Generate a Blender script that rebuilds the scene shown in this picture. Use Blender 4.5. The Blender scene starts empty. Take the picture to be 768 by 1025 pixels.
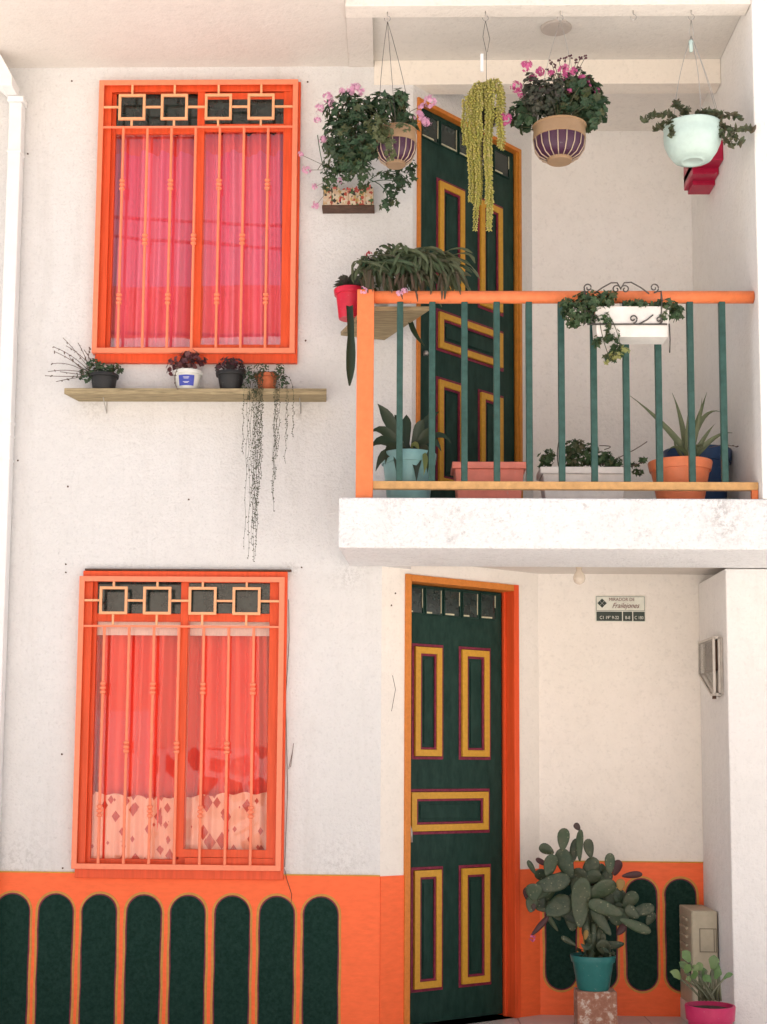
import bpy, bmesh, math, random
from mathutils import Vector, Matrix, noise
random.seed(7)
rad = math.radians
scene = bpy.context.scene
COL = scene.collection

# ------------------------------------------------------------------ camera
F = 1435.0; CAM = Vector((0, -7.0, 1.306))
def _rot(yaw, pitch, roll):
    return Matrix.Rotation(rad(yaw), 3, 'Z') @ Matrix.Rotation(math.pi/2+rad(pitch), 3, 'X') @ Matrix.Rotation(rad(roll), 3, 'Z')
R = _rot(1.6, 6.2, 0.5)
_d = R.transposed() @ Vector((0, 1, 0))
PX0 = 390 - F*_d.x/-_d.z; PY0 = 760 + F*_d.y/-_d.z
def ray(px, py): return R @ Vector(((px-PX0)/F, -(py-PY0)/F, -1))
def U(px, py, Y):                      # point of the photograph at depth Y -> place in the street
    d = ray(px, py); return CAM + d*((Y-CAM.y)/d.y)
def s_at(Y): return F/(Y+7.0)          # pixels per metre at depth Y
cam = bpy.data.cameras.new('camera'); co = bpy.data.objects.new('camera', cam); COL.objects.link(co)
co.location = CAM; co.rotation_euler = R.to_euler()
cam.sensor_fit = 'HORIZONTAL'; cam.sensor_width = 36; cam.lens = 36*F/768
cam.shift_x = (384-PX0)/768; cam.shift_y = (PY0-512.5)/768
cam.clip_end = 2000; cam.clip_start = .05
scene.camera = co

# ------------------------------------------------------------------ materials
def newmat(name):
    m = bpy.data.materials.new(name); m.use_nodes = True
    nt = m.node_tree; b = nt.nodes['Principled BSDF']; return m, nt, b
def N(nt, t, **k):
    n = nt.nodes.new(t)
    for a, v in k.items(): setattr(n, a, v)
    return n
def coords(nt, scale=(1,1,1), obj=True):
    tc = N(nt, 'ShaderNodeTexCoord'); mp = N(nt, 'ShaderNodeMapping'); mp.inputs['Scale'].default_value = scale
    nt.links.new(tc.outputs['Object'], mp.inputs['Vector']); return mp.outputs['Vector']
def noise_n(nt, vec, scale, detail=4, rough=.55):
    n = N(nt, 'ShaderNodeTexNoise'); n.inputs['Scale'].default_value = scale
    n.inputs['Detail'].default_value = detail; n.inputs['Roughness'].default_value = rough
    nt.links.new(vec, n.inputs['Vector']); return n.outputs['Fac']
def ramp(nt, fac, stops):
    if len(stops) == 1: stops = [(0, stops[0][1]), (1, tuple(x*.75 for x in stops[0][1]))]
    r = N(nt, 'ShaderNodeValToRGB'); e = r.color_ramp.elements
    while len(e) < len(stops): e.new(.5)
    for i, (p, c) in enumerate(stops):
        e[i].position = p; e[i].color = (*c, 1) if len(c) == 3 else c
    nt.links.new(fac, r.inputs['Fac']); return r.outputs['Color']
def mixc(nt, fac, a, b, mode='MIX'):
    m = N(nt, 'ShaderNodeMix', data_type='RGBA', blend_type=mode)
    for s, v in ((0, fac), (6, a), (7, b)):
        if hasattr(v, 'is_output') or isinstance(v, bpy.types.NodeSocket): nt.links.new(v, m.inputs[s])
        else: m.inputs[s].default_value = v if s == 0 else (*v, 1)
    return m.outputs[2]
def bump(nt, b, h, strength, dist):
    n = N(nt, 'ShaderNodeBump'); n.inputs['Strength'].default_value = strength; n.inputs['Distance'].default_value = dist
    nt.links.new(h, n.inputs['Height']); nt.links.new(n.outputs['Normal'], b.inputs['Normal'])
def mul(nt, a, b):
    m = N(nt, 'ShaderNodeMath', operation='MULTIPLY')
    nt.links.new(a, m.inputs[0])
    if isinstance(b, (int, float)): m.inputs[1].default_value = b
    else: nt.links.new(b, m.inputs[1])
    return m.outputs[0]
def addn(nt, a, b):
    m = N(nt, 'ShaderNodeMath', operation='ADD'); nt.links.new(a, m.inputs[0]); nt.links.new(b, m.inputs[1]); return m.outputs[0]

def stucco(name, c1, c2, grain=.6, fine=70, spots=None, stain=.0, dist=.004, rough=.22):
    m, nt, b = newmat(name); v = coords(nt)
    big = noise_n(nt, v, 1.3, 5, .6); mid = noise_n(nt, v, 14, 5, .65); fn = noise_n(nt, v, fine, 4, .7); lump = noise_n(nt, v, fine*.5, 4, .6)
    col = mixc(nt, ramp(nt, big, [(.35, (0,0,0)), (.7, (1,1,1))]), c1, c2)
    col = mixc(nt, mul(nt, ramp(nt, mid, [(.42, (0,0,0)), (.75, (1,1,1))]), .25), col, tuple(x*.84 for x in c1))
    # shade in the hollows of the rough coat, painted into the colour
    col = mixc(nt, mul(nt, ramp(nt, lump, [(.30, (1,1,1)), (.47, (0,0,0))]), rough*.55), col, tuple(x*.62 for x in c1))
    col = mixc(nt, mul(nt, ramp(nt, fn, [(.33, (1,1,1)), (.45, (0,0,0))]), rough*.6), col, tuple(x*.58 for x in c1))
    sp = noise_n(nt, v, 30, 2, .5)
    col = mixc(nt, mul(nt, ramp(nt, sp, [(.735, (0,0,0)), (.755, (1,1,1))]), .5*rough), col, (.25,.22,.19))
    if stain:
        vs = coords(nt, (7, 7, .9)); st = noise_n(nt, vs, 1.0, 6, .7)
        col = mixc(nt, mul(nt, ramp(nt, st, [(.54, (0,0,0)), (.78, (1,1,1))]), stain), col, (.42, .38, .33))
    if spots:                                   # patches of grime, each at its own place
        for (p, r, k) in spots:
            d = N(nt, 'ShaderNodeVectorMath', operation='DISTANCE'); nt.links.new(coords(nt), d.inputs[0]); d.inputs[1].default_value = p
            dd = ramp(nt, d.outputs['Value'], [(0, (1,1,1)), (r, (0,0,0))])
            gn = ramp(nt, noise_n(nt, v, 38, 5, .8), [(.47, (0,0,0)), (.58, (1,1,1))])
            col = mixc(nt, mul(nt, mul(nt, dd, gn), k), col, (.26, .23, .2))
    nt.links.new(col, b.inputs['Base Color']); b.inputs['Roughness'].default_value = .92
    b.inputs['Specular IOR Level'].default_value = .15
    h = addn(nt, addn(nt, mul(nt, fn, 1.0), mul(nt, mid, 1.2)), mul(nt, lump, 1.5)); bump(nt, b, h, grain, dist)
    return m
def paint(name, c, rough=.5, var=.12, scale=25, b_s=.25, chip=None, chips=.66, spec=.3, stretch=(1,1,1), dist=.002):
    m, nt, b = newmat(name); v = coords(nt, stretch)
    n1 = noise_n(nt, v, scale, 5, .65); n2 = noise_n(nt, v, 3, 3, .5)
    dark = tuple(x*(1-var*2.2) for x in c); lite = tuple(min(1, x*(1+var)+.01*var*8) for x in c)
    col = mixc(nt, ramp(nt, n1, [(.3, (0,0,0)), (.7, (1,1,1))]), dark, lite)
    col = mixc(nt, mul(nt, n2, .35), col, c)
    if chip:
        n3 = noise_n(nt, v, 42, 6, .75)
        col = mixc(nt, ramp(nt, n3, [(chips, (0,0,0)), (chips+.03, (1,1,1))]), col, chip)
    nt.links.new(col, b.inputs['Base Color']); b.inputs['Roughness'].default_value = rough
    b.inputs['Specular IOR Level'].default_value = spec
    if b_s: bump(nt, b, n1, b_s, dist)
    return m
def leafmat(name, cols, rough=.5, trans=.0):
    m, nt, b = newmat(name)
    g = N(nt, 'ShaderNodeNewGeometry'); v = coords(nt)
    n = len(cols)
    c = ramp(nt, g.outputs['Random Per Island'], [(i/(max(1, n-1)), k) for i, k in enumerate(cols)])
    c = mixc(nt, mul(nt, noise_n(nt, v, 60, 3), .35), c, tuple(x*.6 for x in cols[0]))
    nt.links.new(c, b.inputs['Base Color']); b.inputs['Roughness'].default_value = rough
    b.inputs['Specular IOR Level'].default_value = .45
    tr = N(nt, 'ShaderNodeBsdfTranslucent'); nt.links.new(mixc(nt, .5, c, tuple(min(1, x*2) for x in cols[-1])), tr.inputs['Color'])
    ms = N(nt, 'ShaderNodeMixShader'); ms.inputs[0].default_value = .28; out = nt.nodes['Material Output']
    nt.links.new(b.outputs[0], ms.inputs[1]); nt.links.new(tr.outputs[0], ms.inputs[2]); nt.links.new(ms.outputs[0], out.inputs['Surface'])
    return m

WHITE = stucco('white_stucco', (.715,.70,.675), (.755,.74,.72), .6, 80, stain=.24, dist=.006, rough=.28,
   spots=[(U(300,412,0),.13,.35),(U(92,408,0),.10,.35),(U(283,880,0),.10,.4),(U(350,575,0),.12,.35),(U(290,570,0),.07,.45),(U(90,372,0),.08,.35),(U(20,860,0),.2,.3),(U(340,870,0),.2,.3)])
WHITE_SPOTS = None
SLABW = stucco('rough_white_stucco', (.86,.855,.84), (.90,.895,.885), .8, 75, stain=.16, dist=.010, rough=.5,
               spots=[((1.50,-.62,2.36), .12, .5), ((1.46,-.62,2.46), .10, .45), ((1.60,-.62,2.46), .08, .35), ((.30,-.62,2.40), .10, .35), ((.27,-.62,2.30), .08, .3),((.0,-.62,2.46), .08, .3)])
CREAM = stucco('cream_plaster', (.70,.645,.58), (.74,.69,.63), .35, 60)
PORCHR = stucco('pillar_plaster', (.76,.735,.70), (.80,.775,.745), .6, 70, stain=.15)
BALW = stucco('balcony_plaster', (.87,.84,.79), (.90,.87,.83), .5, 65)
PORCHW = stucco('porch_plaster', (.82,.76,.68), (.86,.80,.73), .45, 60)
ORANGE = paint('orange_dado_paint', (.95,.15,.04), .5, .05, 50, .35, stretch=(.3,.3,1), chip=(.70,.30,.16), chips=.75)
FRAME = paint('orange_frame_paint', (.76,.088,.02), .40, .09, 60, .35, stretch=(1,1,.06), chip=(.45,.16,.06), chips=.76)
GRILLE = paint('salmon_grille_paint', (.90,.25,.13), .4, .05, 40, .15)
RAIL = paint('orange_rail_paint', (.80,.21,.07), .38, .07, 30, .2, chip=(.35,.2,.1), chips=.74)
OCHRE = paint('ochre_flat_bar', (.60,.34,.13), .45, .12, 30, .2)
MUST = paint('mustard_moulding_paint', (.58,.30,.03), .42, .08, 50, .3)
MAROON = paint('maroon_paint', (.20,.012,.04), .5, .2, 40, .2)
GREEN = paint('dark_green_paint', (.006,.034,.024), .5, .15, 26, .35, spec=.18, chip=(.10,.14,.10), chips=.76, stretch=(1,1,.35))
ARCHG = paint('dark_green_wall_paint', (.005,.030,.021), .7, .15, 60, .5, spec=.08, chip=(.35,.4,.35), chips=.735, dist=.004)
BALG = paint('teal_green_paint', (.028,.085,.070), .42, .15, 30, .2)
PLINE = paint('white_pvc', (.82,.81,.79), .4, .03, 10, .05)
WOOD = paint('weathered_board', (.37,.29,.16), .8, .3, 20, .8, stretch=(.5,6,6), chip=(.25,.2,.1), chips=.68)
DARKWOOD = paint('dark_board', (.10,.05,.03), .7, .2, 20, .4)
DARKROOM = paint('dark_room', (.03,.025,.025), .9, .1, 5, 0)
METAL = paint('dark_wire', (.10,.09,.08), .4, .1, 30, 0); METAL.node_tree.nodes['Principled BSDF'].inputs['Metallic'].default_value = .6
STEEL = paint('galvanised_wire', (.45,.43,.40), .4, .1, 30, 0); STEEL.node_tree.nodes['Principled BSDF'].inputs['Metallic'].default_value = .5
def plastic(name, c, rough=.38): return paint(name, c, rough, .07, 14, .08, chip=tuple(x*.7+.12 for x in c), chips=.64)
SOIL = paint('dark_soil', (.05,.03,.02), .95, .4, 60, 1)
TERRA = paint('terracotta', (.50,.13,.05), .75, .15, 25, .3)

def glassmat(name, tint=(1,1,1), refl=.16, rough=.0):
    m = bpy.data.materials.new(name); m.use_nodes = True; nt = m.node_tree; nt.nodes.clear()
    o = N(nt, 'ShaderNodeOutputMaterial'); t = N(nt, 'ShaderNodeBsdfTransparent'); g = N(nt, 'ShaderNodeBsdfGlossy')
    t.inputs['Color'].default_value = (*tint, 1); g.inputs['Roughness'].default_value = rough
    mx = N(nt, 'ShaderNodeMixShader'); mx.inputs[0].default_value = refl
    nt.links.new(t.outputs[0], mx.inputs[1]); nt.links.new(g.outputs[0], mx.inputs[2]); nt.links.new(mx.outputs[0], o.inputs['Surface'])
    v = coords(nt); bm_ = N(nt, 'ShaderNodeBump'); bm_.inputs['Strength'].default_value = .03; bm_.inputs['Distance'].default_value = .01
    nt.links.new(noise_n(nt, v, 3, 2), bm_.inputs['Height']); nt.links.new(bm_.outputs['Normal'], g.inputs['Normal'])
    return m
GLASS = glassmat('window_glass', (1,1,1), .065); GLASS2 = glassmat('dull_window_glass', (1,1,1), .035)
DGLASS = paint('dark_fluted_glass', (.008,.022,.018), .12, .3, 14, .06, spec=.7)

def curtainmat(name, c1, c2, header=None, hz=0):
    m, nt, b = newmat(name); v = coords(nt)
    vs = coords(nt, (30, 1, .6))
    n = noise_n(nt, vs, 1.0, 4, .6)
    col = mixc(nt, ramp(nt, n, [(.3, (0,0,0)), (.7, (1,1,1))]), c1, c2)
    if header:
        sx = N(nt, 'ShaderNodeSeparateXYZ'); nt.links.new(v, sx.inputs[0])
        gt = N(nt, 'ShaderNodeMath', operation='GREATER_THAN'); nt.links.new(sx.outputs['Z'], gt.inputs[0]); gt.inputs[1].default_value = hz
        col = mixc(nt, gt.outputs[0], col, header)
    nt.links.new(col, b.inputs['Base Color']); b.inputs['Roughness'].default_value = .85
    bump(nt, b, noise_n(nt, v, 400, 2), .2, .001)
    return m
PINKC = curtainmat('pink_curtain', (.84,.06,.13), (.95,.22,.28), (.90,.10,.08), .98)
REDC = curtainmat('coral_curtain', (.86,.032,.014), (.93,.085,.036))
def leafprint():
    m, nt, b = newmat('leaf_print_lace'); v = coords(nt)
    vo = N(nt, 'ShaderNodeTexVoronoi', distance='MANHATTAN'); vo.inputs['Scale'].default_value = 15; nt.links.new(coords(nt, (1.2,0,.8)), vo.inputs['Vector'])
    sx = N(nt, 'ShaderNodeSeparateColor'); nt.links.new(vo.outputs['Color'], sx.inputs[0])
    inner = ramp(nt, vo.outputs['Distance'], [(.60, (1,1,1)), (.64, (0,0,0))])
    pick = ramp(nt, sx.outputs[0], [(.28, (0,0,0)), (.30, (1,1,1))])
    col = mixc(nt, mul(nt, inner, pick), (.93,.40,.25), (.58,.05,.02))
    nt.links.new(col, b.inputs['Base Color']); b.inputs['Roughness'].default_value = .8
    return m
LACE = leafprint()

# ------------------------------------------------------------------ object helpers
def link(o): COL.objects.link(o); return o
def tag(o, label, cat, group=None, kind=None):
    if label: o['label'] = label
    if cat: o['category'] = cat
    if group: o['group'] = group
    if kind: o['kind'] = kind
    return o
def empty(name, loc, label=None, cat=None, group=None, rz=0):
    o = bpy.data.objects.new(name, None); link(o); o.location = loc; o.rotation_euler = (0,0,rz)
    o.empty_display_size = .05
    return tag(o, label, cat, group)
class MB:
    def __init__(s): s.bm = bmesh.new(); s.mi = 0
    def _m(s, fs):
        for f in fs: f.material_index = s.mi
    def box(s, x0, x1, y0, y1, z0, z1):
        x0,x1 = sorted((x0,x1)); y0,y1 = sorted((y0,y1)); z0,z1 = sorted((z0,z1))
        v = [s.bm.verts.new(p) for p in ((x0,y0,z0),(x1,y0,z0),(x1,y1,z0),(x0,y1,z0),(x0,y0,z1),(x1,y0,z1),(x1,y1,z1),(x0,y1,z1))]
        s._m([s.bm.faces.new([v[i] for i in q]) for q in ((3,2,1,0),(4,5,6,7),(0,1,5,4),(1,2,6,5),(2,3,7,6),(3,0,4,7))]); return s
    def prism(s, pts, axis, a, b):            # pts 2-D polygon, extruded along axis from a to b
        def P(p, t): return {'y': (p[0], t, p[1]), 'z': (p[0], p[1], t), 'x': (t, p[0], p[1])}[axis]
        A = [s.bm.verts.new(P(p, a)) for p in pts]; B = [s.bm.verts.new(P(p, b)) for p in pts]; n = len(pts)
        fs = [s.bm.faces.new(A), s.bm.faces.new(B[::-1])]
        fs += [s.bm.faces.new((A[i], B[i], B[(i+1)%n], A[(i+1)%n])) for i in range(n)]
        s._m(fs); return s
    def tube(s, pts, r, seg=8, cap=True, sq=False):
        pts = [Vector(p) for p in pts]; rings = []
        rr = r if isinstance(r, (list, tuple)) else [r]*len(pts)
        up = None
        for i, p in enumerate(pts):
            t = (pts[min(i+1, len(pts)-1)] - pts[max(i-1, 0)]).normalized()
            if up is None: up = Vector((0,0,1)) if abs(t.z) < .9 else Vector((0,1,0))
            a = t.cross(up); 
            if a.length < 1e-4: a = t.orthogonal()
            a.normalize(); b = t.cross(a); up = b*-1 if False else up
            off = math.pi/seg if sq else 0
            rings.append([s.bm.verts.new(p + a*(rr[i]*math.cos(2*math.pi*k/seg+off)) + b*(rr[i]*math.sin(2*math.pi*k/seg+off))) for k in range(seg)])
        fs = []
        for A, B in zip(rings, rings[1:]):
            for k in range(seg): fs.append(s.bm.faces.new((A[k], A[(k+1)%seg], B[(k+1)%seg], B[k])))
        if cap and seg > 2: fs.append(s.bm.faces.new(rings[0][::-1])); fs.append(s.bm.faces.new(rings[-1]))
        s._m(fs); return s
    def lathe(s, prof, c=(0,0,0), seg=32, flute=0, sx=1, sy=1):
        c = Vector(c); rings = []
        for (r, z) in prof:
            rings.append([s.bm.verts.new(c + Vector((sx*r*math.cos(2*math.pi*k/seg), sy*r*math.sin(2*math.pi*k/seg), z))) for k in range(seg)])
        fs = []
        for A, B in zip(rings, rings[1:]):
            for k in range(seg): fs.append(s.bm.faces.new((A[k], A[(k+1)%seg], B[(k+1)%seg], B[k])))
        if prof[0][0] > 1e-4: fs.append(s.bm.faces.new(rings[0][::-1]))
        if prof[-1][0] > 1e-4: fs.append(s.bm.faces.new(rings[-1]))
        s._m(fs); return s
    def poly(s, pts):
        s._m([s.bm.faces.new([s.bm.verts.new(p) for p in pts])]); return s
    def build(s, name, mats, parent=None, smooth=False, bevel=0, loc=None, rz=0, label=None):
        bmesh.ops.recalc_face_normals(s.bm, faces=s.bm.faces[:]) if not getattr(s, 'norecalc', False) else None
        me = bpy.data.meshes.new(name); s.bm.to_mesh(me); s.bm.free()
        if not isinstance(mats, (list, tuple)): mats = [mats]
        for m in mats: me.materials.append(m)
        if smooth:
            for p in me.polygons: p.use_smooth = True
        o = link(bpy.data.objects.new(name, me))
        if parent: o.parent = parent
        if loc is not None: o.location = loc
        if rz: o.rotation_euler = (0,0,rz)
        if bevel:
            b = o.modifiers.new('bevel', 'BEVEL'); b.width = bevel; b.segments = 2; b.limit_method = 'ANGLE'; b.angle_limit = rad(40)
        if label: o['label'] = label
        return o
def grid_wall(mb, xs, zs, keep, y0, y1):          # a solid wall with openings, in one piece
    xs = sorted(set(xs)); zs = sorted(set(zs)); cache = {}
    def V(i, j, y):
        k = (i, j, y)
        if k not in cache: cache[k] = mb.bm.verts.new((xs[i], y, zs[j]))
        return cache[k]
    K = {}
    for i in range(len(xs)-1):
        for j in range(len(zs)-1): K[i, j] = keep((xs[i]+xs[i+1])/2, (zs[j]+zs[j+1])/2)
    for (i, j), k in K.items():
        if not k: continue
        mb.bm.faces.new((V(i,j,y0), V(i+1,j,y0), V(i+1,j+1,y0), V(i,j+1,y0)))
        mb.bm.faces.new((V(i,j+1,y1), V(i+1,j+1,y1), V(i+1,j,y1), V(i,j,y1)))
        for di, dj, a, b in ((-1,0,(i,j),(i,j+1)), (1,0,(i+1,j+1),(i+1,j)), (0,-1,(i+1,j),(i,j)), (0,1,(i,j+1),(i+1,j+1))):
            if not K.get((i+di, j+dj), False):
                mb.bm.faces.new((V(*a,y0), V(*b,y0), V(*b,y1), V(*a,y1)))
    return mb
def frame4(mb, x0, x1, z0, z1, w, y0, y1):        # mitred rectangular frame
    o = [(x0,z0),(x1,z0),(x1,z1),(x0,z1)]; i = [(x0+w,z0+w),(x1-w,z0+w),(x1-w,z1-w),(x0+w,z1-w)]
    vo = [[mb.bm.verts.new((p[0],y,p[1])) for p in o] for y in (y0,y1)]
    vi = [[mb.bm.verts.new((p[0],y,p[1])) for p in i] for y in (y0,y1)]
    fs = []
    for k in range(4):
        l = (k+1)%4
        fs.append(mb.bm.faces.new((vo[0][k], vo[0][l], vi[0][l], vi[0][k])))
        fs.append(mb.bm.faces.new((vo[1][l], vo[1][k], vi[1][k], vi[1][l])))
        fs.append(mb.bm.faces.new((vo[0][l], vo[0][k], vo[1][k], vo[1][l])))
        fs.append(mb.bm.faces.new((vi[0][k], vi[0][l], vi[1][l], vi[1][k])))
    mb._m(fs); return mb

# ------------------------------------------------------------------ key levels
ZD = .745                                  # top of the orange dado
ZSB, ZST = 2.250, 2.480                    # balcony slab underside and top
ZSOF = U(200, 67, 0).z                     # eaves soffit
YS, YB, YBU = -.62, .62, .75               # slab front, porch back wall, balcony back wall
XL = -3.2
xA = U(381, 800, 0).x; xAu = U(413, 250, 0).x
XRW = U(703, 800, YB).x                    # right side wall, lower
XRU = U(694, 300, YBU).x                   # right side wall, upper
HOUSE = empty('house', (0,0,0), 'white stuccoed two storey house front with orange and dark green trim', 'house')

# windows: pixel corners of each grille frame
def wrect(tl, tr, bl, br, Y):
    a, b, c, d = (U(*p, Y) for p in (tl, tr, bl, br))
    return ((a.x+c.x)/2, (b.x+d.x)/2, (c.z+d.z)/2, (a.z+b.z)/2)
GY = -.055
W1 = wrect((98.5,79.5), (297.5,79.5), (92.5,353), (296,353), GY)
W2 = wrect((81.5,577), (285.5,577), (69,871), (280.5,871), GY)
hol = []
for (x0,x1,z0,z1) in (W1, W2): hol.append((x0+.035, x1-.03, z0+.01, z1))

# ------------------------------------------------------------------ ground
mb = MB(); mb.box(-60, 60, -60, 40, -.4, -.152)
m_st = stucco('street_concrete', (.60,.565,.53), (.65,.61,.57), .5, 40)
tag(mb.build('street', m_st), 'sandy concrete street in front of the white house', 'street', kind='structure')
m_t, nt, b = newmat('porch_tiles'); v = coords(nt)
br = N(nt, 'ShaderNodeTexBrick'); br.offset = 0; br.inputs['Scale'].default_value = 1.0
br.inputs['Color1'].default_value = (.60,.55,.50,1); br.inputs['Color2'].default_value = (.56,.51,.46,1); br.inputs['Mortar'].default_value = (.22,.19,.16,1)
br.inputs['Mortar Size'].default_value = .004; br.inputs['Brick Width'].default_value = .33; br.inputs['Row Height'].default_value = .33
nt.links.new(v, br.inputs['Vector'])
cc = mixc(nt, mul(nt, noise_n(nt, v, 9, 6, .7), .35), br.outputs['Color'], (.42,.36,.30))
nt.links.new(cc, b.inputs['Base Color']); b.inputs['Roughness'].default_value = .35
mb = MB(); mb.box(-.4, 1.72, .004, .95, -.152, 0)
tag(mb.build('porch_floor', m_t, bevel=.004), 'pale tiled floor of the entrance porch', 'floor', kind='structure')
mb = MB(); mb.box(-3.2, 3.4, -.9, 0.0, -.3, -.148)
tag(mb.build('pavement', stucco('pavement_concrete', (.60,.55,.49), (.65,.60,.54), .5, 40)), 'concrete pavement along the house front', 'pavement', kind='structure')

# ------------------------------------------------------------------ facade wall with window openings
def keep(x, z):
    if z < ZSB and x > xA: return False
    if x > xAu: return False
    return not any(a < x < b and c < z < d for (a,b,c,d) in hol)
xs = [XL, xA, xAu]; zs = [-.15, ZSB, ZSOF]
for (a,b_,c,d) in hol: xs += [a,b_]; zs += [c,d]
xs += [XL+i*.4 for i in range(1, 7)]
mb = MB(); grid_wall(mb, xs, zs, keep, 0, .16)
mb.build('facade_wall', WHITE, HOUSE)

def dado_arches(parent, cx_list, w, z0, ztop, y, bottom_round=False, th=.005):
    for cx in cx_list:
        mb = MB(); ph = random.uniform(0, 6)
        for mi, g, t in ((2, .017, th-.003), (1, .006, th-.0015), (0, 0, th)):
            r = w/2+g; pts = []; zt_, zb_ = ztop+g, z0-g
            wob = lambda z: .0016*math.sin(z*23+ph+mi)
            for k in range(15):
                a = math.pi*k/14; z = zt_-r+r*math.sin(a); pts.append((cx+r*math.cos(a)+wob(z), z))
            n = 8; lo = zb_+r if bottom_round else z0
            for k in range(1, n): z = zt_-r+(lo-zt_+r)*k/n; pts.append((cx-r+wob(z+1), z))
            if bottom_round:
                for k in range(15):
                    a = math.pi+math.pi*k/14; pts.append((cx+r*math.cos(a), zb_+r+r*math.sin(a)))
            else: pts += [(cx-r, z0), (cx+r, z0)]
            for k in range(1, n): z = lo+(zt_-r-lo)*k/n; pts.append((cx+r+wob(z+2), z))
            mb.mi = mi; mb.prism(pts, 'y', y+.001, y-t)
        mb.build('arch_panel', [ARCHG, MAROON, OUTL], parent)
OUTL = paint('mustard_outline', (.58,.27,.05), .5, .08, 50, .3)
dad = MB().box(XL, xA+.001, -.005, .02, -.15, ZD).build('painted_dado', ORANGE, HOUSE)
cxs = [U(x, 960, -.005).x for x in (11, 54.5, 98.5, 143, 187.5, 232, 276.5, 321)]
ct = U(200, 897, -.005).z
dado_arches(dad, cxs, .162, -.12, ct, -.005)

# ------------------------------------------------------------------ windows
MOTIF = paint('pale_motif_paint', (.80,.40,.20), .4, .05, 40, .15)
def window(rect, curtain, lower):
    x0,x1,z0,z1 = rect; W = x1-x0; H = z1-z0
    fr = MB()
    frame4(fr, x0+.012, x1+.012, z0-.045, z1+(.03 if lower else .0), .050, -.028, 0)
    win = fr.build('window', FRAME, HOUSE, bevel=.003)
    win['label'] = 'lower window with coral curtains' if lower else 'upper window with pink curtains'
    ix0, ix1, iz0, iz1 = x0+.048, x1-.036, z0+.014, (z1+.012 if lower else z1-.012)
    zt = z1 - (.240 if not lower else .198)
    xm = x0 + W*.515
    # sashes
    s1 = MB(); frame4(s1, ix0, xm+.02, iz0, iz1, .032, .001, .026); s1.box(ix0+.032, xm-.012, .003, .024, zt-.02, zt+.02)
    s1.build('sash', FRAME, win, bevel=.002)
    s2 = MB(); zz = iz0+(.045 if lower else 0)
    frame4(s2, xm-.022, ix1, zz, iz1, .038, -.022, -.001); s2.box(xm+.016, ix1-.038, -.020, -.003, zt-.02, zt+.02)
    if not lower: s2.box(xm+.016, ix1-.038, -.016, -.004, iz1-.075, iz1-.039)
    s2.build('sash', FRAME, win, bevel=.002)
    if lower: MB().box(xm+.022, ix1, -.02, .0, iz0-.01, zz-.002).build('track', FRAME, win)
    for (a, b, y) in ((ix0+.033, xm-.013, .012), (xm+.017, ix1-.039, -.014)):
        MB().box(a, b, y, y+.004, (zz if a > xm else iz0)+.034, zt-.021).build('pane', GLASS2 if lower else GLASS, win)
        MB().box(a, b, y, y+.004, zt+.021, iz1-.034).build('transom_pane', DGLASS, win)
    # curtain
    cb = MB(); nx = 240; zc0, zc1 = iz0-.02, zt+.025
    rows = 10; rnd = random.Random(3 if lower else 5); ph = [rnd.uniform(0,6) for _ in range(6)]
    gridv = []
    for j in range(rows+1):
        z = zc0+(zc1-zc0)*j/rows; row = []
        for i in range(nx+1):
            x = ix0-.03+(ix1-ix0+.06)*i/nx
            t = j/rows
            y = .088 + .034*math.sin(x*52+ph[0]+1.6*math.sin(x*9+ph[1])) + .012*math.sin(x*131+ph[2]+.6*t) + .008*math.sin(x*17+ph[3]+t*1.5)
            row.append(cb.bm.verts.new((x+.012*math.sin(t*2+ph[4]+x*4), y, z)))
        gridv.append(row)
    for j in range(rows):
        for i in range(nx): cb.bm.faces.new((gridv[j][i], gridv[j][i+1], gridv[j+1][i+1], gridv[j+1][i]))
    cb.build('curtain', curtain, win, smooth=True)
    if lower:
        cb = MB(); gridv = []; zc1 = iz0+.34
        for j in range(7):
            row = []
            for i in range(nx+1):
                x = ix0-.03+(ix1-ix0+.06)*i/nx
                zz_ = zc0+(zc1+.012*math.sin(x*7)+.006*math.sin(x*60)-zc0)*j/6
                row.append(cb.bm.verts.new((x, .042+.009*math.sin(x*62+1)+.006*math.sin(x*133), zz_)))
            gridv.append(row)
        for j in range(6):
            for i in range(nx): cb.bm.faces.new((gridv[j][i], gridv[j][i+1], gridv[j+1][i+1], gridv[j+1][i]))
        cb.build('lace_curtain', LACE, win, smooth=True)
        # pleated white heading under the rod
        MB().box(ix0-.02, ix1+.02, .036, .042, zt-.085, zt+.02).build('curtain_heading', paint('ivory_tape', (.80,.52,.42), .8, .1, 30, .2, stretch=(12,1,1)), win)
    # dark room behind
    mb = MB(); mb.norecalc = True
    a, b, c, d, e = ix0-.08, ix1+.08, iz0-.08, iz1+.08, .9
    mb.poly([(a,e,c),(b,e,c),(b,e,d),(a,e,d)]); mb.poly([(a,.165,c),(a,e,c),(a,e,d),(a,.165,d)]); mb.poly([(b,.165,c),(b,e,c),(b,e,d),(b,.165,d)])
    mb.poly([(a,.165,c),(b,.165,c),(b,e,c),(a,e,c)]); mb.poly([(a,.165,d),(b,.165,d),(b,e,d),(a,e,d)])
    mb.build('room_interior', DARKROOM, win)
    # wrought iron grille standing off the wall
    g = MB(); frame4(g, x0, x1, z0, z1, .026, GY, -.046)
    g.box(x0, x0+.006, -.046, -.004, z0, z1); g.box(x1-.006, x1, -.046, -.004, z0, z1)
    g.box(x0+.006, x1-.006, -.046, -.0285, z0, z0+.006); g.box(x0+.006, x1-.006, -.046, -.0285, z1-.006, z1)
    gr = g.build('window_grille', GRILLE, HOUSE, bevel=.002)
    zq1 = z1-.075; zq0 = zq1-.137; zcb = z1-.246 if lower else z1-.250
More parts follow.
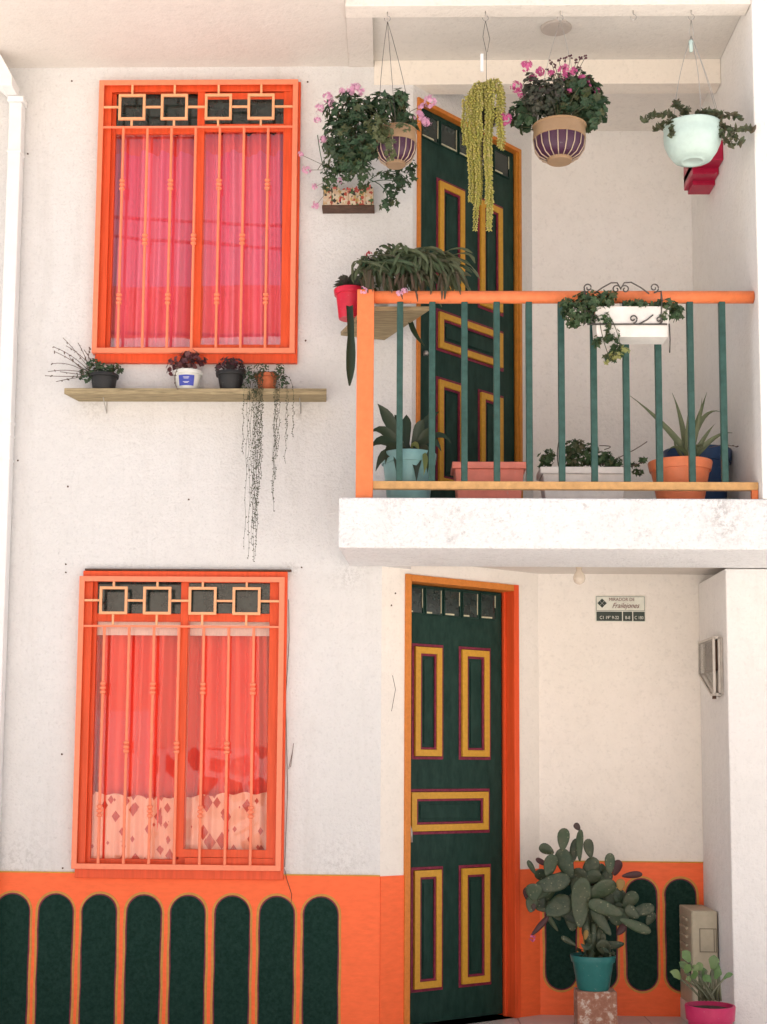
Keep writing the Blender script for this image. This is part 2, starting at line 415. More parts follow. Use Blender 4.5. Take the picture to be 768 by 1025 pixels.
    if lower: zq1 += .024; zq0 += .024
    t = .0055
    MB().box(x0+.0265, x1-.0265, GY+.002, GY+.009, zcb-.005, zcb+.005).build('crossbar', GRILLE, gr)
    fx = [.100, .313, .534, .748]; q = .138; pts_x = [x0+f*W for f in fx]
    zm = (zq0+zq1)/2
    for i, xx in enumerate(pts_x):
        sq = MB(); frame4(sq, xx, xx+q, zq0, zq1, .0135, GY-.001, GY+.012)
        xc = xx+q*.5
        sq.box(xc-t, xc+t, GY, GY+.010, zq1+.0005, z1-.0265)
        sq.box(xc-t, xc+t, GY, GY+.010, zcb+.0055, zq0-.0005)
        sq.box((x0+.0265 if i == 0 else pts_x[i-1]+q+.0005), xx-.0005, GY, GY+.010, zm-t, zm+t)
        if i == 3: sq.box(xx+q+.0005, x1-.0265, GY, GY+.010, zm-t, zm+t)
        sq.build('square_motif', MOTIF, gr, bevel=.0015)
    bx = [.128+.121*k for k in range(7)]
    for i, f in enumerate(bx):
        xx = x0+f*W; bz0, bz1 = z0+.0265, zcb-.0055
        b = MB(); b.tube([(xx, GY+.005, bz0), (xx, GY+.005, bz1)], .0072, 8, sq=True)
        ks = (.22, .74) if i % 2 == 0 else (.49,)
        for kf in ks:
            zc = bz0+(bz1-bz0)*kf
            pr = []
            for n_ in range(3):
                zz2 = zc+(n_-1)*.021
                pr += [(.0068, zz2-.0105), (.0145, zz2-.004), (.0145, zz2+.004), (.0068, zz2+.0105)]
            b.lathe(pr, (xx, GY+.005, 0), 10)
        b.build('bar', GRILLE, gr, smooth=False)
    return win
window(W1, PINKC, False)
window(W2, REDC, True)
PINKZ = W1[3]-.33
for n in PINKC.node_tree.nodes:
    if n.type == 'MATH' and n.operation == 'GREATER_THAN': n.inputs[1].default_value = PINKZ
# lead stone strip over the lower window
MB().box(W2[0]+.02, W2[1]+.03, -.03, 0.0, W2[3]+.032, W2[3]+.04).build('lintel_strip', DARKWOOD, HOUSE)

# ------------------------------------------------------------------ diagonal entrance walls and doors
class Diag:
    def __init__(s, ax, bx, by):
        s.A = Vector((ax, 0, 0)); v = Vector((bx-ax, by, 0)); s.L = v.length; s.a = math.atan2(v.y, v.x); s.u = v.normalized(); s.n = Vector((-s.u.y, s.u.x, 0))
    def at(s, px, py, off=0):
        d = ray(px, py); P0 = s.A + s.n*off
        t = (P0-CAM).dot(s.n)/d.dot(s.n); p = CAM+d*t
        return (p-s.A).dot(s.u), p.z
bL = U(540, 800, YB).x; bU = U(533, 300, YBU).x
DL = Diag(xA, bL, YB); DU = Diag(xAu, bU, YBU)

OCHF = paint('ochre_frame_face', (.62,.20,.03), .45, .08, 50, .3)
def door(D, x_l, x_r, top_py, z0, zt, recess, cas, mats_frame, px_u, zpan, zpane, u_leaf, wallmat, ztop, holew, label):
    """D: wall plane; x_l, x_r outer frame edges (photo columns) at row py."""
    root = empty('entrance_wall_frame', D.A, rz=D.a); root.parent = HOUSE; 
    u0 = D.at(x_l, top_py)[0]; u1 = D.at(x_r, top_py)[0]
    w = MB(); c = cas
    grid_wall(w, [0, u0+.01, u1-.01, D.L], [z0-.02 if z0 > 1 else -.15, z0, zt-.01, ztop],
              lambda x, z: not (u0+.01 < x < u1-.01 and z0 < z < zt-.01), 0, .14)
    wall = w.build('entrance_wall', wallmat, HOUSE, loc=D.A, rz=D.a)
    bpy.data.objects.remove(root)
    f = MB()
    prof = -.012
    f.mi = 1; f.box(u0, u0+c, prof, recess+.05, z0, zt); f.mi = 0; f.box(u1-c, u1, prof, recess+.05, z0, zt-.0)
    f.mi = 1; f.box(u0+c+.0005, u1-c-.0005, prof, recess+.05, zt-c, zt-.001); f.mi = 0
    f.box(u1-c-.012, u1-c-.0005, recess-.022, recess-.004, z0, zt-c-.001)     # door stop
    f.build('door_frame', [mats_frame, OCHF], HOUSE, loc=D.A, rz=D.a, bevel=.002)
    lf = MB(); la, lb = u0+c+.003, u1-c-.013
    lf.box(la, lb, recess, recess+.042, z0+.012, zt-c-.004)
    # raised rails round the panels' fields
    leaf = lf.build('door', GREEN, HOUSE, loc=D.A, rz=D.a, bevel=.002, label=label)
    (aL, bL_), (aR, bR), (aM, bM) = px_u
    (t1, b1), (t2, b2), (t3, b3) = zpan
    for (a, b, zt_, zb_) in ((aL, bL_, t1, b1), (aR, bR, t1, b1), (aM, bM, t2, b2), (aL, bL_, t3, b3), (aR, bR, t3, b3)):
        m = MB(); y = recess
        wm = .033
        frame4(m, a-.016, b+.016, zb_-.016, zt_+.016, .014, y-.0045, y-.0005); m.mi = 1
        frame4(m, a, b, zb_, zt_, wm, y-.016, y-.0006); m.mi = 0
        frame4(m, a+wm+.0005, b-wm-.0005, zb_+wm+.0005, zt_-wm-.0005, .011, y-.010, y-.0007); m.mi = 2
        m.box(a+wm+.028, b-wm-.028, y-.006, y-.0008, zb_+wm+.03, zt_-wm-.03)
        m.build('panel_moulding', [MAROON, MUST, GREEN], leaf, bevel=.0015)
    zp1, zp0 = zpane; n = 5; span = (lb-.035)-(la+.02); cw = span/n
    for k in range(n):
        a = la+.02+k*cw+.012; b = a+cw-.024; p = MB(); y = recess
        frame4(p, a-.006, b+.006, zp0-.006, zp1+.006, .006, y-.008, y-.0005)
        p.mi = 1; p.box(a+.0005, b-.0005, y-.003, y-.0006, zp0+.0005, zp1-.0005)
        p.mi = 2; jj = random.uniform(.3, 1); p.box(a+.002, a+(b-a)*jj, y-.010, y-.0045, zp0, zp0+.008); p.box(b-.004, b-.0008, y-.008, y-.0045, zp0+(zp1-zp0)*random.uniform(0,.5), zp1-.001)
        p.build('pane', [GREEN, DGLASS, paint('old_putty', (.55,.52,.36), .8, .2, 40, .3)], leaf)
    return leaf, la, lb

rec = .075
def zu(D, x, y, off=0): return D.at(x, y, off)
UL = (DL.at(414.5, 700, rec)[0], DL.at(441, 700, rec)[0]); URr = (DL.at(461.5, 700, rec)[0], DL.at(488.5, 700, rec)[0]); UM = (DL.at(410.5, 810, rec)[0], DL.at(487.5, 810, rec)[0])
zL = [(DL.at(427,648,rec)[1], DL.at(427,757,rec)[1]), (DL.at(427,793,rec)[1], DL.at(427,832,rec)[1]), (DL.at(427,871,rec)[1], DL.at(427,989,rec)[1])]
ztL = DL.at(460, 580)[1]
dl, la, lb = door(DL, 404.5, 519, 800, 0.0, ztL, rec, .034, FRAME, (UL, URr, UM), zL, (DL.at(450, 592, rec)[1], DL.at(450, 616, rec)[1]), None, PORCHW, ZSB+.05, 0, 'ground floor entrance door')
hb = MB(); hu = DL.at(411, 826, rec)[0]-.03; hb.tube([(hu, rec, .98), (hu, rec-.03, .98), (hu, rec-.045, .95), (hu, rec-.045, .90)], .008, 8); hb.build('handle', STEEL, dl, smooth=True)
recu = .02
UL2 = (DU.at(438.5, 250, recu)[0], DU.at(463.5, 250, recu)[0]); UR2 = (DU.at(480, 250, recu)[0], DU.at(501.5, 250, recu)[0]); UM2 = (UL2[0], UR2[1])
ztU = DU.at(420, 98)[1]*.5 + DU.at(519, 150)[1]*.5
k_ = .965
zU = [tuple(ztU-(ztL-z)*k_ for z in p) for p in zL]
zU[0] = (DU.at(438.5,181,recu)[1], DU.at(438.5,290,recu)[1]); zU[1] = (DU.at(438.5,312,recu)[1], DU.at(438.5,348,recu)[1]); zU[2] = (DU.at(438.5,380,recu)[1], ZST+.22)
zpU = (DU.at(455, 130, recu)[1], DU.at(455, 152, recu)[1])
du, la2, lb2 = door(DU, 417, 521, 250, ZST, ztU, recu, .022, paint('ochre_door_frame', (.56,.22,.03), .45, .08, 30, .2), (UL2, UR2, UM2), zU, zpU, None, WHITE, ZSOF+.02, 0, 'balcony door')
hb = MB(); hu = la2+.05; hb.lathe([(0,-.0),(.012,-.002),(.014,.01),(.010,.02),(0,.022)], (hu, recu-.02, 3.34), 12).build('handle', STEEL, du, smooth=True)

# ------------------------------------------------------------------ porch walls, balcony back wall, right-hand walls
MB().box(bL-.02, XRW+.10, YB, YB+.15, -.15, ZSB+.05).build('porch_back_wall', PORCHW, HOUSE)
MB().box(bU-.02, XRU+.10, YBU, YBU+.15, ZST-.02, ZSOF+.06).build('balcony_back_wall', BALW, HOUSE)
MB().box(XRW, 3.6, 0, YB-.001, -.15, ZSB-.001).build('right_wall', PORCHR, HOUSE, bevel=.006)
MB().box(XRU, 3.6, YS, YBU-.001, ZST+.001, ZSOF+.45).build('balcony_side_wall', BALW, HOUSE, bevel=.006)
# diagonal dado to left of the door and the strip right of it
zdb = ZD
u0 = DL.at(404.5, 900)[0]; u1 = DL.at(519, 900)[0]
MB().box(.001, u0-.001, -.004, .01, -.15, zdb).build('painted_dado', ORANGE, HOUSE, loc=DL.A, rz=DL.a)
MB().box(u1+.001, DL.L-.004, -.004, .01, 0, zdb).build('painted_dado', ORANGE, HOUSE, loc=DL.A, rz=DL.a)
zdbk = U(620, 863, YB).z
d3 = MB().box(bL-.003, XRW-.002, YB-.005, YB+.01, 0, zdbk).build('painted_dado', ORANGE, HOUSE)
MB().box(bL, XRW-.001, YB-.008, YB+.01, zdbk, zdbk+.006).build('dado_line', MUST, HOUSE)
MB().box(XL, xA, -.008, .01, ZD, ZD+.006).build('dado_line', MUST, HOUSE)
dado_arches(d3, [U(x, 935, YB-.005).x for x in (561.5, 602, 642.5, 682)], .155, U(640, 991, YB).z, U(640, 880, YB).z, YB-.005, True)

# ------------------------------------------------------------------ balcony slab, soffit, beams
xs0 = U(339, 520, YS).x; xs1 = xs0+.035
sl = MB(); sl.prism([(xs0,YS),(3.6,YS),(3.6,-.002),(xs1,-.002)], 'z', ZSB, ZST); sl.build('balcony_slab', SLABW, HOUSE, bevel=.008)
MB().prism([(xA,0),(3.6,0),(3.6,YBU),(bU,YBU),(bL,YB+.1)], 'z', ZSB+.048, ZST-.002).build('porch_ceiling', CREAM, HOUSE)
# eaves soffit over everything, a little thicker than the beam lines
MB().box(XL-3, 3.6, -2.6, 0.0, ZSOF, ZSOF+.12).build('eaves_soffit', CREAM, HOUSE) if False else None
xb0 = U(345.5, 3, YS).x; xb1 = U(373, 30, -.5).x
zf = U(500, 5, YS).z
MB().box(XL-3, xb0-.001, -.8, .16, ZSOF, ZSOF+.12).build('eaves_soffit', CREAM, HOUSE)
MB().box(xb0, XRU-.002, YS, YS+.11, zf, zf+.35).build('balcony_beam', stucco('beam_plaster', (.80,.74,.66), (.84,.78,.70), .6, 60), HOUSE, bevel=.004)
MB().box(xb0, xb1, YS+.112, .16, ZSOF-.004, ZSOF+.10).build('soffit_strip', CREAM, HOUSE)
mb = MB().box(xb1+.001, XRU-.002, YS+.112, -.0045, ZSOF+.028, ZSOF+.12).build('balcony_soffit', stucco('grey_plaster', (.68,.64,.58), (.72,.68,.62), .3, 60), HOUSE)
zbb = U(600, 84, 0).z
MB().box(xb1+.002, XRU-.002, -.004, .11, zbb, ZSOF+.10).build('balcony_beam', stucco('beam_plaster_inner', (.84,.77,.67), (.87,.80,.71), .3, 60), HOUSE, bevel=.003)
zcb = U(600, 131, YBU).z
MB().box(xAu-.1, XRU+.05, .112, YBU+.1, zcb, zcb+.1).build('balcony_ceiling', stucco('grey_plaster_inner', (.80,.75,.69), (.84,.79,.73), .3, 60), HOUSE)
MB().box(XL-3, 3.8, -.8, 4, ZSOF+.46, ZSOF+.6).build('roof', CREAM, HOUSE)  # unseen slab added over the house to block sun leaking in from behind
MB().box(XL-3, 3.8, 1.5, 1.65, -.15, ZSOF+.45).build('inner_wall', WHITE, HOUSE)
c = U(557, 34, -.33); MB().lathe([(.075,0),(.075,-.006),(.068,-.010),(0,-.0101)], (c.x, -.33, ZSOF+.028), 32).build('ceiling_cover', paint('cover_paint', (.48,.42,.37), .6, .05, 10, .1), HOUSE)

# ------------------------------------------------------------------ downpipe and gutter
px = U(15.5, 150, -.06); w = .066
g = MB()
xa = U(13.5, 200, -.06).x
g.box(xa-.033, xa+.033, -.085, -.01, -.15, U(16, 104, -.06).z)
gp = g.build('downpipe', PLINE, HOUSE, bevel=.006)
for yy, hh in ((154,.012), (424,.016), (437,.012), (461,.012)):
    z = U(12, yy, -.06).z; MB().box(xa-.036, xa+.036, -.088, -.0085, z, z+hh).build('pipe_joint', PLINE, gp, bevel=.002)
ztp = U(16, 104, -.06).z
MB().box(xa-.041, xa+.041, -.093, -.006, ztp+.0005, ztp+.03).build('pipe_socket', PLINE, gp, bevel=.003)
gu = MB(); ps = [U(-14, 28, -.25), U(-14, 70, -.25), U(8, 97, -.07), U(18.5, 97, -.07), U(18.5, 87, -.07)]
gu.prism([(p.x, p.z) for p in ps], 'y', -.20, -.05); gu.build('gutter', PLINE, HOUSE, bevel=.004)

# ------------------------------------------------------------------ balcony railing
YR = -.54
rl = empty('balcony_railing', (0,0,0)); rl.parent = HOUSE
zr = (U(450, 298, YR).z+U(700, 297, YR).z)/2
xp0, xp1 = U(357, 400, YR).x, U(374, 400, YR).x
MB().box(xp0, xp1, YR-.035, YR+.035, ZST, zr+.028).build('post', RAIL, rl, bevel=.004)
xe = U(754, 298, YR).x
MB().tube([(xp1-.004, YR, zr), (xe, YR, zr)], .029, 20).build('top_rail', RAIL, rl, smooth=False)
for p in rl.children[-1].data.polygons: p.use_smooth = len(p.vertices) == 4
zb = (U(400, 486, YR).z + U(700, 487, YR).z)/2
MB().box(xp1-.002, XRU-.001, YR-.018, YR+.018, zb-.018, zb+.018).build('bottom_rail', OCHRE, rl, bevel=.003)
MB().box(XRU-.03, XRU-.001, YR-.018, YR+.018, zr-.022, zr+.022).build('rail_end', STEEL, rl, bevel=.003)
MB().tube([((xp0+xp1)/2, YR+.036, zr-.02), ((xp0+xp1)/2+.02, -.001, zr-.02)], .026, 16).build('side_rail', RAIL, rl, smooth=True)
MB().box(xp0+.02, xp0+.055, YR+.036, -.001, zb-.018, zb+.018).build('side_bottom_rail', OCHRE, rl, bevel=.003)
for k in range(11):
    x = U(400.2+32.4*k, 395, YR).x
    MB().box(x-.0145, x+.0145, YR-.0145, YR+.0145, zb+.0185, zr-.024).build('baluster', BALG, rl, bevel=.003)
MB().box(XRU-.03, XRU-.002, YR-.012, YR+.012, ZST, zb-.0185).build('rail_foot', RAIL, rl)

# ------------------------------------------------------------------ small marks on the wall: nail plugs
for (x, y) in ((72,81),(308,82),(306,341),(68,390),(189,500),(66,565),(66,573),(302,568),(62,755),(63,869),(18,461),(68,487),(28,154),(396,594),(392,606)):
    c = U(x, y, 0); mb = MB()
    mb.prism([(c.x+.0048*math.cos(a*math.pi/4)*random.uniform(.7,1.2), c.z+.0048*math.sin(a*math.pi/4)*random.uniform(.7,1.2)) for a in range(8)], 'y', -.003, .004)
    mb.build('wall_plug', DARKWOOD, HOUSE)
# loose wires hanging from the wall
for pts in (((289,770),(293,752),(291,768),(294,744)), ((285,870),(287,880),(292,895),(291,912)), ((393,676),(396,690),(392,712)), ((360,50),(359.5,58)), ((289,600),(289.5,640),(286,700),(288,790),(285,868))):
    MB().tube([U(x, y, -.008) for x, y in pts], .0014, 5).build('loose_wire', DARKWOOD, HOUSE)

# ------------------------------------------------------------------ plant helpers
def rnd_dir():
    while True:
        v = Vector((random.uniform(-1,1), random.uniform(-1,1), random.uniform(-1,1)))
        if .05 < v.length < 1: return v.normalized()
def basis(n):
    n = n.normalized(); a = n.cross(Vector((0,0,1)))
    if a.length < 1e-3: a = Vector((1,0,0))
    a.normalize(); return a, n.cross(a)
def leaf_round(mb, c, n, r, lobes=7, cup=.25):
    a, b = basis(n); th0 = random.uniform(0, 6.28); k = lobes*2
    cv = mb.bm.verts.new(c - n*r*cup*random.uniform(.3,1)); vs = []
    for i in range(k):
        th = th0+2*math.pi*i/k; rr = r*(1.0 if i % 2 else .80)*random.uniform(.9,1.08)
        if i == 0: rr *= .45
        vs.append(mb.bm.verts.new(c + (a*math.cos(th)+b*math.sin(th))*rr + n*random.uniform(-.12,.12)*r))
    mb._m([mb.bm.faces.new((cv, vs[i], vs[(i+1)%k])) for i in range(k)])
def leaf_ivy(mb, c, n, r, droop=None):
    a, b = basis(n); th0 = random.uniform(0, 6.28)
    prof = [.25,.75,.55,1.0,.55,1.15,.55,1.0,.55,.75]
    cv = mb.bm.verts.new(c - n*r*.15); vs = []
    for i, q in enumerate(prof):
        th = th0+2*math.pi*i/len(prof)
        vs.append(mb.bm.verts.new(c+(a*math.cos(th)+b*math.sin(th))*r*q+n*random.uniform(-.15,.15)*r))
    k = len(vs); mb._m([mb.bm.faces.new((cv, vs[i], vs[(i+1)%k])) for i in range(k)])
def strap(mb, pts, widths, side=None, fold=.25, thick=0):
    """a leaf blade along pts (Vectors); widths = half widths; folded along its midrib"""
    pts = [Vector(p) for p in pts]; L = []; prev = None
    for i, p in enumerate(pts):
        t = (pts[min(i+1,len(pts)-1)]-pts[max(i-1,0)]).normalized()
        s = side if side is not None else t.cross(Vector((0,-1,.2)))
        s = s - t*s.dot(t)
        if s.length < 1e-4: s = t.orthogonal()
        s.normalize(); up = s.cross(t).normalized(); w = widths[i]
        L.append([mb.bm.verts.new(p - s*w + up*w*fold), mb.bm.verts.new(p - up*thick), mb.bm.verts.new(p + s*w + up*w*fold)])
    fs = []
    for A, B in zip(L, L[1:]):
        fs.append(mb.bm.faces.new((A[0], A[1], B[1], B[0]))); fs.append(mb.bm.faces.new((A[1], A[2], B[2], B[1])))
    mb._m(fs)
def bez(p0, p1, p2, n=8):
    p0, p1, p2 = Vector(p0), Vector(p1), Vector(p2)
    return [p0*(1-t)**2+p1*2*t*(1-t)+p2*t*t for t in [i/n for i in range(n+1)]]
def wprof(w, n, peak=.35):
    out = []
    for i in range(n+1):
        t = i/n; out.append(w*(min(1, .35+t/peak*.65) if t < peak else max(.03, math.cos((t-peak)/(1-peak)*math.pi/2))**1.25))
    return out
def bead(mb, c, d, r, l, seg=5):
    """small fat teardrop pointing along d"""
    a, b = basis(d); rings = []
    bot = mb.bm.verts.new(c-d*l*.3); tip = mb.bm.verts.new(c+d*l)
    for (q, z) in ((.9, 0), (.8, l*.55)):
        rings.append([mb.bm.verts.new(c+(a*math.cos(2*math.pi*k/seg)+b*math.sin(2*math.pi*k/seg))*r*q+d*z) for k in range(seg)])
    for k in range(seg):
        l2 = (k+1) % seg
        mb.bm.faces.new((bot, rings[0][l2], rings[0][k])); mb.bm.faces.new((rings[0][k], rings[0][l2], rings[1][l2], rings[1][k])); mb.bm.faces.new((rings[1][k], rings[1][l2], tip))
def clump(mb, clumps, Y, n, fn, r, dr=.6, base=None, bias=.35, up=.4, front=.35):
    """clumps: (px, py, rx, ry) in photo pixels at depth Y (an ellipsoid there); n leaves in all"""
    tot = sum(c[2]*c[3] for c in clumps); s = s_at(Y); pos = []
    for (px, py, rx, ry) in [c[:4] for c in clumps]:
        C = U(px, py, Y); X, Z = rx/s, ry/s; D = min(X, Z)*dr+.02
        for _ in range(max(1, int(n*rx*ry/tot))):
            d = rnd_dir(); q = random.random()**bias
            p = C + Vector((d.x*X*q, d.y*D*q, d.z*Z*q))
            nn = (d + Vector((0,-front,up)) + rnd_dir()*.6).normalized()
            fn(mb, p, nn, r*random.uniform(.6,1.2)); pos.append(p)
    return pos
def stems(mb, root, pts, r=.0018, sag=.02, every=1):
    for p in pts[::every]:
        m = (root+p)/2+Vector((random.uniform(-.02,.02), random.uniform(-.02,.02), sag*random.uniform(.2,1.5)))
        mb.tube(bez(root+rnd_dir()*.012, m, p, 5), r, 4)
G_DARK = leafmat('geranium_leaf', [(.10,.11,.04),(.024,.060,.030),(.038,.092,.042),(.065,.13,.060),(.035,.075,.040)])
G_IVY = leafmat('ivy_leaf', [(.12,.13,.05),(.028,.065,.025),(.045,.10,.038),(.08,.15,.06),(.035,.07,.03)])
G_MIX = leafmat('dusty_leaf', [(.05,.07,.04),(.09,.085,.06),(.035,.055,.03),(.11,.09,.08)])
G_ZYG = leafmat('grey_green_stem', [(.06,.10,.045),(.10,.14,.065),(.16,.19,.10),(.11,.10,.06)])
G_YEL = leafmat('yellow_green_tails', [(.58,.50,.09),(.36,.38,.09),(.66,.56,.18),(.48,.46,.10),(.66,.54,.26)])
G_STR = leafmat('dark_strap_leaf', [(.022,.045,.022),(.035,.06,.03),(.05,.07,.03),(.03,.04,.025)], .35)
G_ALOE = leafmat('aloe_leaf', [(.13,.17,.08),(.17,.20,.11),(.20,.22,.12)], .45)
G_SUCC = leafmat('succulent_leaf', [(.06,.09,.04),(.10,.12,.06),(.13,.10,.06)], .4)
G_PEARL = leafmat('pearl_bead', [(.05,.06,.03),(.07,.08,.04),(.10,.10,.05)], .5)
G_VAR = leafmat('variegated_leaf', [(.10,.20,.07),(.16,.26,.09),(.24,.32,.13),(.12,.2,.08)], .4)
G_RED = leafmat('burgundy_leaf', [(.10,.03,.04),(.17,.05,.06),(.25,.10,.10),(.08,.06,.04)], .5)
G_DRY = leafmat('dry_stalk', [(.14,.10,.08),(.20,.15,.12),(.10,.08,.06)], .7)
PINKF = leafmat('pale_pink_petal', [(.75,.38,.52),(.80,.50,.62),(.70,.30,.48)], .6)
HOTF = leafmat('deep_pink_petal', [(.65,.10,.28),(.75,.20,.40),(.50,.08,.25)], .6)
STEM = leafmat('green_stem', [(.10,.12,.05),(.12,.10,.06)], .6)
BUD = leafmat('dark_bud', [(.10,.03,.06),(.14,.05,.06)], .6)
def flower(parent, c, r, mat, n=16):
    mb = MB()
    for _ in range(n):
        d = (rnd_dir()+Vector((0,-.5,.25))).normalized(); p = c+d*r*random.uniform(.5,1)
        a, b = basis(d)
        for k in range(5):
            th = k*1.257+random.random()*.3; q = (a*math.cos(th)+b*math.sin(th)); w = q.cross(d)*r*.16
            t = r*.38
            mb.bm.faces.new([mb.bm.verts.new(v) for v in (p, p+q*t*.6+w, p+q*t+d*t*.2, p+q*t*.6-w)])
    mb.build('flower', mat, parent)
def hook(x, y, Y=YS+.055):
    p = U(x, y, Y); mb = MB()
    pts = [Vector((p.x, Y, zf-.0)), Vector((p.x, Y, zf-.018))]
    for k in range(9):
        a = math.pi/2 - k*math.pi*1.55/8
        pts.append(Vector((p.x+.014*math.cos(a), Y, zf-.034+.014*math.sin(a))))
    mb.tube(pts, .0022, 6)
    return mb, Vector((p.x, Y, zf-.046))

# ------------------------------------------------------------------ hanging plants
YH = YS+.055
HP = {}
for key, x, lab in (('a', 388, 'wire hook in the beam holding the leftmost hanging pot'), ('b', 486, 'wire hook in the beam holding the yellow green trailing tails'),
                    ('c', 561, 'wire hook in the beam holding the striped geranium pot right of the balcony door'), ('e', 634, 'bare wire hook in the beam with nothing hanging from it'),
                    ('d', 692, 'wire hook in the beam holding the pale green bowl')):
    mb, bot = hook(x, 12); HP[key] = bot
    o = mb.build('ceiling_hook', STEEL, None, smooth=True); tag(o, lab, 'hook', 'wire hooks along the balcony beam')

CREAMP = plastic('cream_pot', (.33,.21,.115)); PURP = plastic('purple_pot', (.06,.02,.045), .3); RIB = plastic('pale_rib', (.50,.38,.27))
def striped_pot(parent, cpx, rim_y, bot_y, halfw, rims=1.0):
    s = s_at(YH); C = U(cpx, rim_y, YH); H = (bot_y-rim_y)/s; Rr = halfw/s
    mb = MB(); c = (C.x, YH, C.z-H)
    prof = [(.0,.0),(Rr*.45,0),(Rr*.55,.012),(Rr*.80,H*.22),(Rr*.97,H*.50),(Rr,H*.66),(Rr*.97,H*.70)]
    mb.lathe(prof[:4][:1]+[(Rr*.45,0),(Rr*.48,.014)], c, 36); mb.mi = 1
    mb.lathe([(Rr*.48,.0145),(Rr*.74,H*.16),(Rr*.92,H*.36),(Rr*.965,H*.62)], c, 36); mb.mi = 0
    mb.lathe([(Rr*.972,H*.622),(Rr*1.0,H*.64),(Rr*.97,H*.97),(Rr*1.03,H),(Rr*.98,H+.004),(Rr*.9,H-.01)], c, 36)
    pot = mb.build('pot', [CREAMP, PURP], parent, smooth=True)
    e = pot.modifiers.new('e', 'EDGE_SPLIT'); e.split_angle = rad(50)
    rb = MB()
    for k in range(18):
        a = 2*math.pi*k/18; ca, sa = math.cos(a), math.sin(a)
        rb.tube([Vector(c)+Vector((ca*r_, sa*r_, z_)) for r_, z_ in ((Rr*.49,.010),(Rr*.755,H*.16),(Rr*.935,H*.36),(Rr*.985,H*.62))], .0027, 5)
    rb.build('stripes', RIB, pot, smooth=True)
    return C, H, Rr
def hanger(parent, bot, C, Rr, n=3, mat=STEEL, topz=0):
    mb = MB(); j = bot+Vector((0,0,-.0)); 
    for k in range(n):
        a = 2*math.pi*k/n+.5; e = C+Vector((Rr*math.cos(a), Rr*math.sin(a), -.005)); 
        m = (j+e)/2+Vector((Rr*.25*math.cos(a),0,0)); mb.tube(bez(j, m, e, 6), .0013, 5)
    mb.build('hanger_wires', mat, parent, smooth=True)

# 1: left striped pot with ivy geranium
root = empty('hanging_plant', (HP['a'].x, YH, U(396,167,YH).z), 'striped hanging pot of pale pink ivy geranium, leftmost of the hanging plants', 'plant', 'plants hanging from the balcony beam')
def P_(o, *children): pass
def child_fix(root):                       # children were built in world space: put them in the thing's own space
    for ch in list(root.children):
        ch.location = Vector(ch.location)-root.location
C, H, Rr = striped_pot(root, 396.5, 132, 169, 21.5)
hanger(root, HP['a'], C, Rr, 3, METAL)
mb = MB(); ps = clump(mb, [(352,112,30,20),(385,108,24,18),(400,100,10,13),(365,140,30,24),(340,138,20,24),(412,128,8,9),(405,120,12,8),(350,160,20,16)], YH, 900, leaf_ivy, .026)
mb.build('foliage', G_DARK, root)
mb = MB(); ps2 = clump(mb, [(386,130,10,14),(390,150,7,12),(376,126,12,12),(405,128,8,5)], YH-.13, 110, leaf_ivy, .021); mb.build('young_foliage', leafmat('yellowing_leaf', [(.10,.13,.05),(.14,.15,.07)], .5), root)
mb = MB(); stems(mb, C, ps+ps2, every=11); 
for (a, b_) in (((340,120),(328,97)), ((345,110),(352,90)), ((405,120),(418,108)), ((408,125),(425,118)), ((330,140),(322,142)), ((335,150),(318,170))):
    mb.tube([U(*a,YH), U((a[0]+b_[0])/2, (a[1]+b_[1])/2-3, YH), U(*b_,YH)], .0016, 4)
mb.build('stems', STEM, root)
for (x, y, r) in ((328,97,.026),(320,108,.022),(352,90,.030),(357,88,.024),(324,140,.022),(419,116,.028),(427,122,.026),(431,102,.032),(301,154,.014),(343,92,.020),(362,92,.020),(318,120,.020),(332,104,.022),(423,108,.022)):
    flower(root, U(x, y, YH-.02), r, PINKF, 22)
child_fix(root)

# 2: burro's tail
root = empty('trailing_succulent', (HP['b'].x, YH, U(485,232,YH).z), 'yellow green hanging succulent with long thick tails before the balcony door', 'plant', 'plants hanging from the balcony beam')
topc = U(488, 96, YH)
mb = MB(); mb.tube([HP['b'], HP['b']+Vector((-.012,0,-.08)), U(487,52,YH), U(487,95,YH)], .0013, 5); mb.tube([HP['b'], HP['b']+Vector((.02,0,-.09)), U(488,52,YH)], .0013, 5); mb.build('hanger_wires', METAL, root, smooth=True)
MB().box(U(481,60,YH).x, U(484,60,YH).x, YH-.005, YH+.001, U(483,72,YH).z, U(483,54,YH).z).build('plant_tag', PLINE, root)
mb = MB().lathe([(0,0),(.035,0),(.05,.03),(.055,.075),(.05,.078)], (topc.x, YH+.02, U(486,124,YH).z), 20); mb.build('pot', plastic('small_black_pot', (.03,.03,.03)), root, smooth=True)
mb = MB()
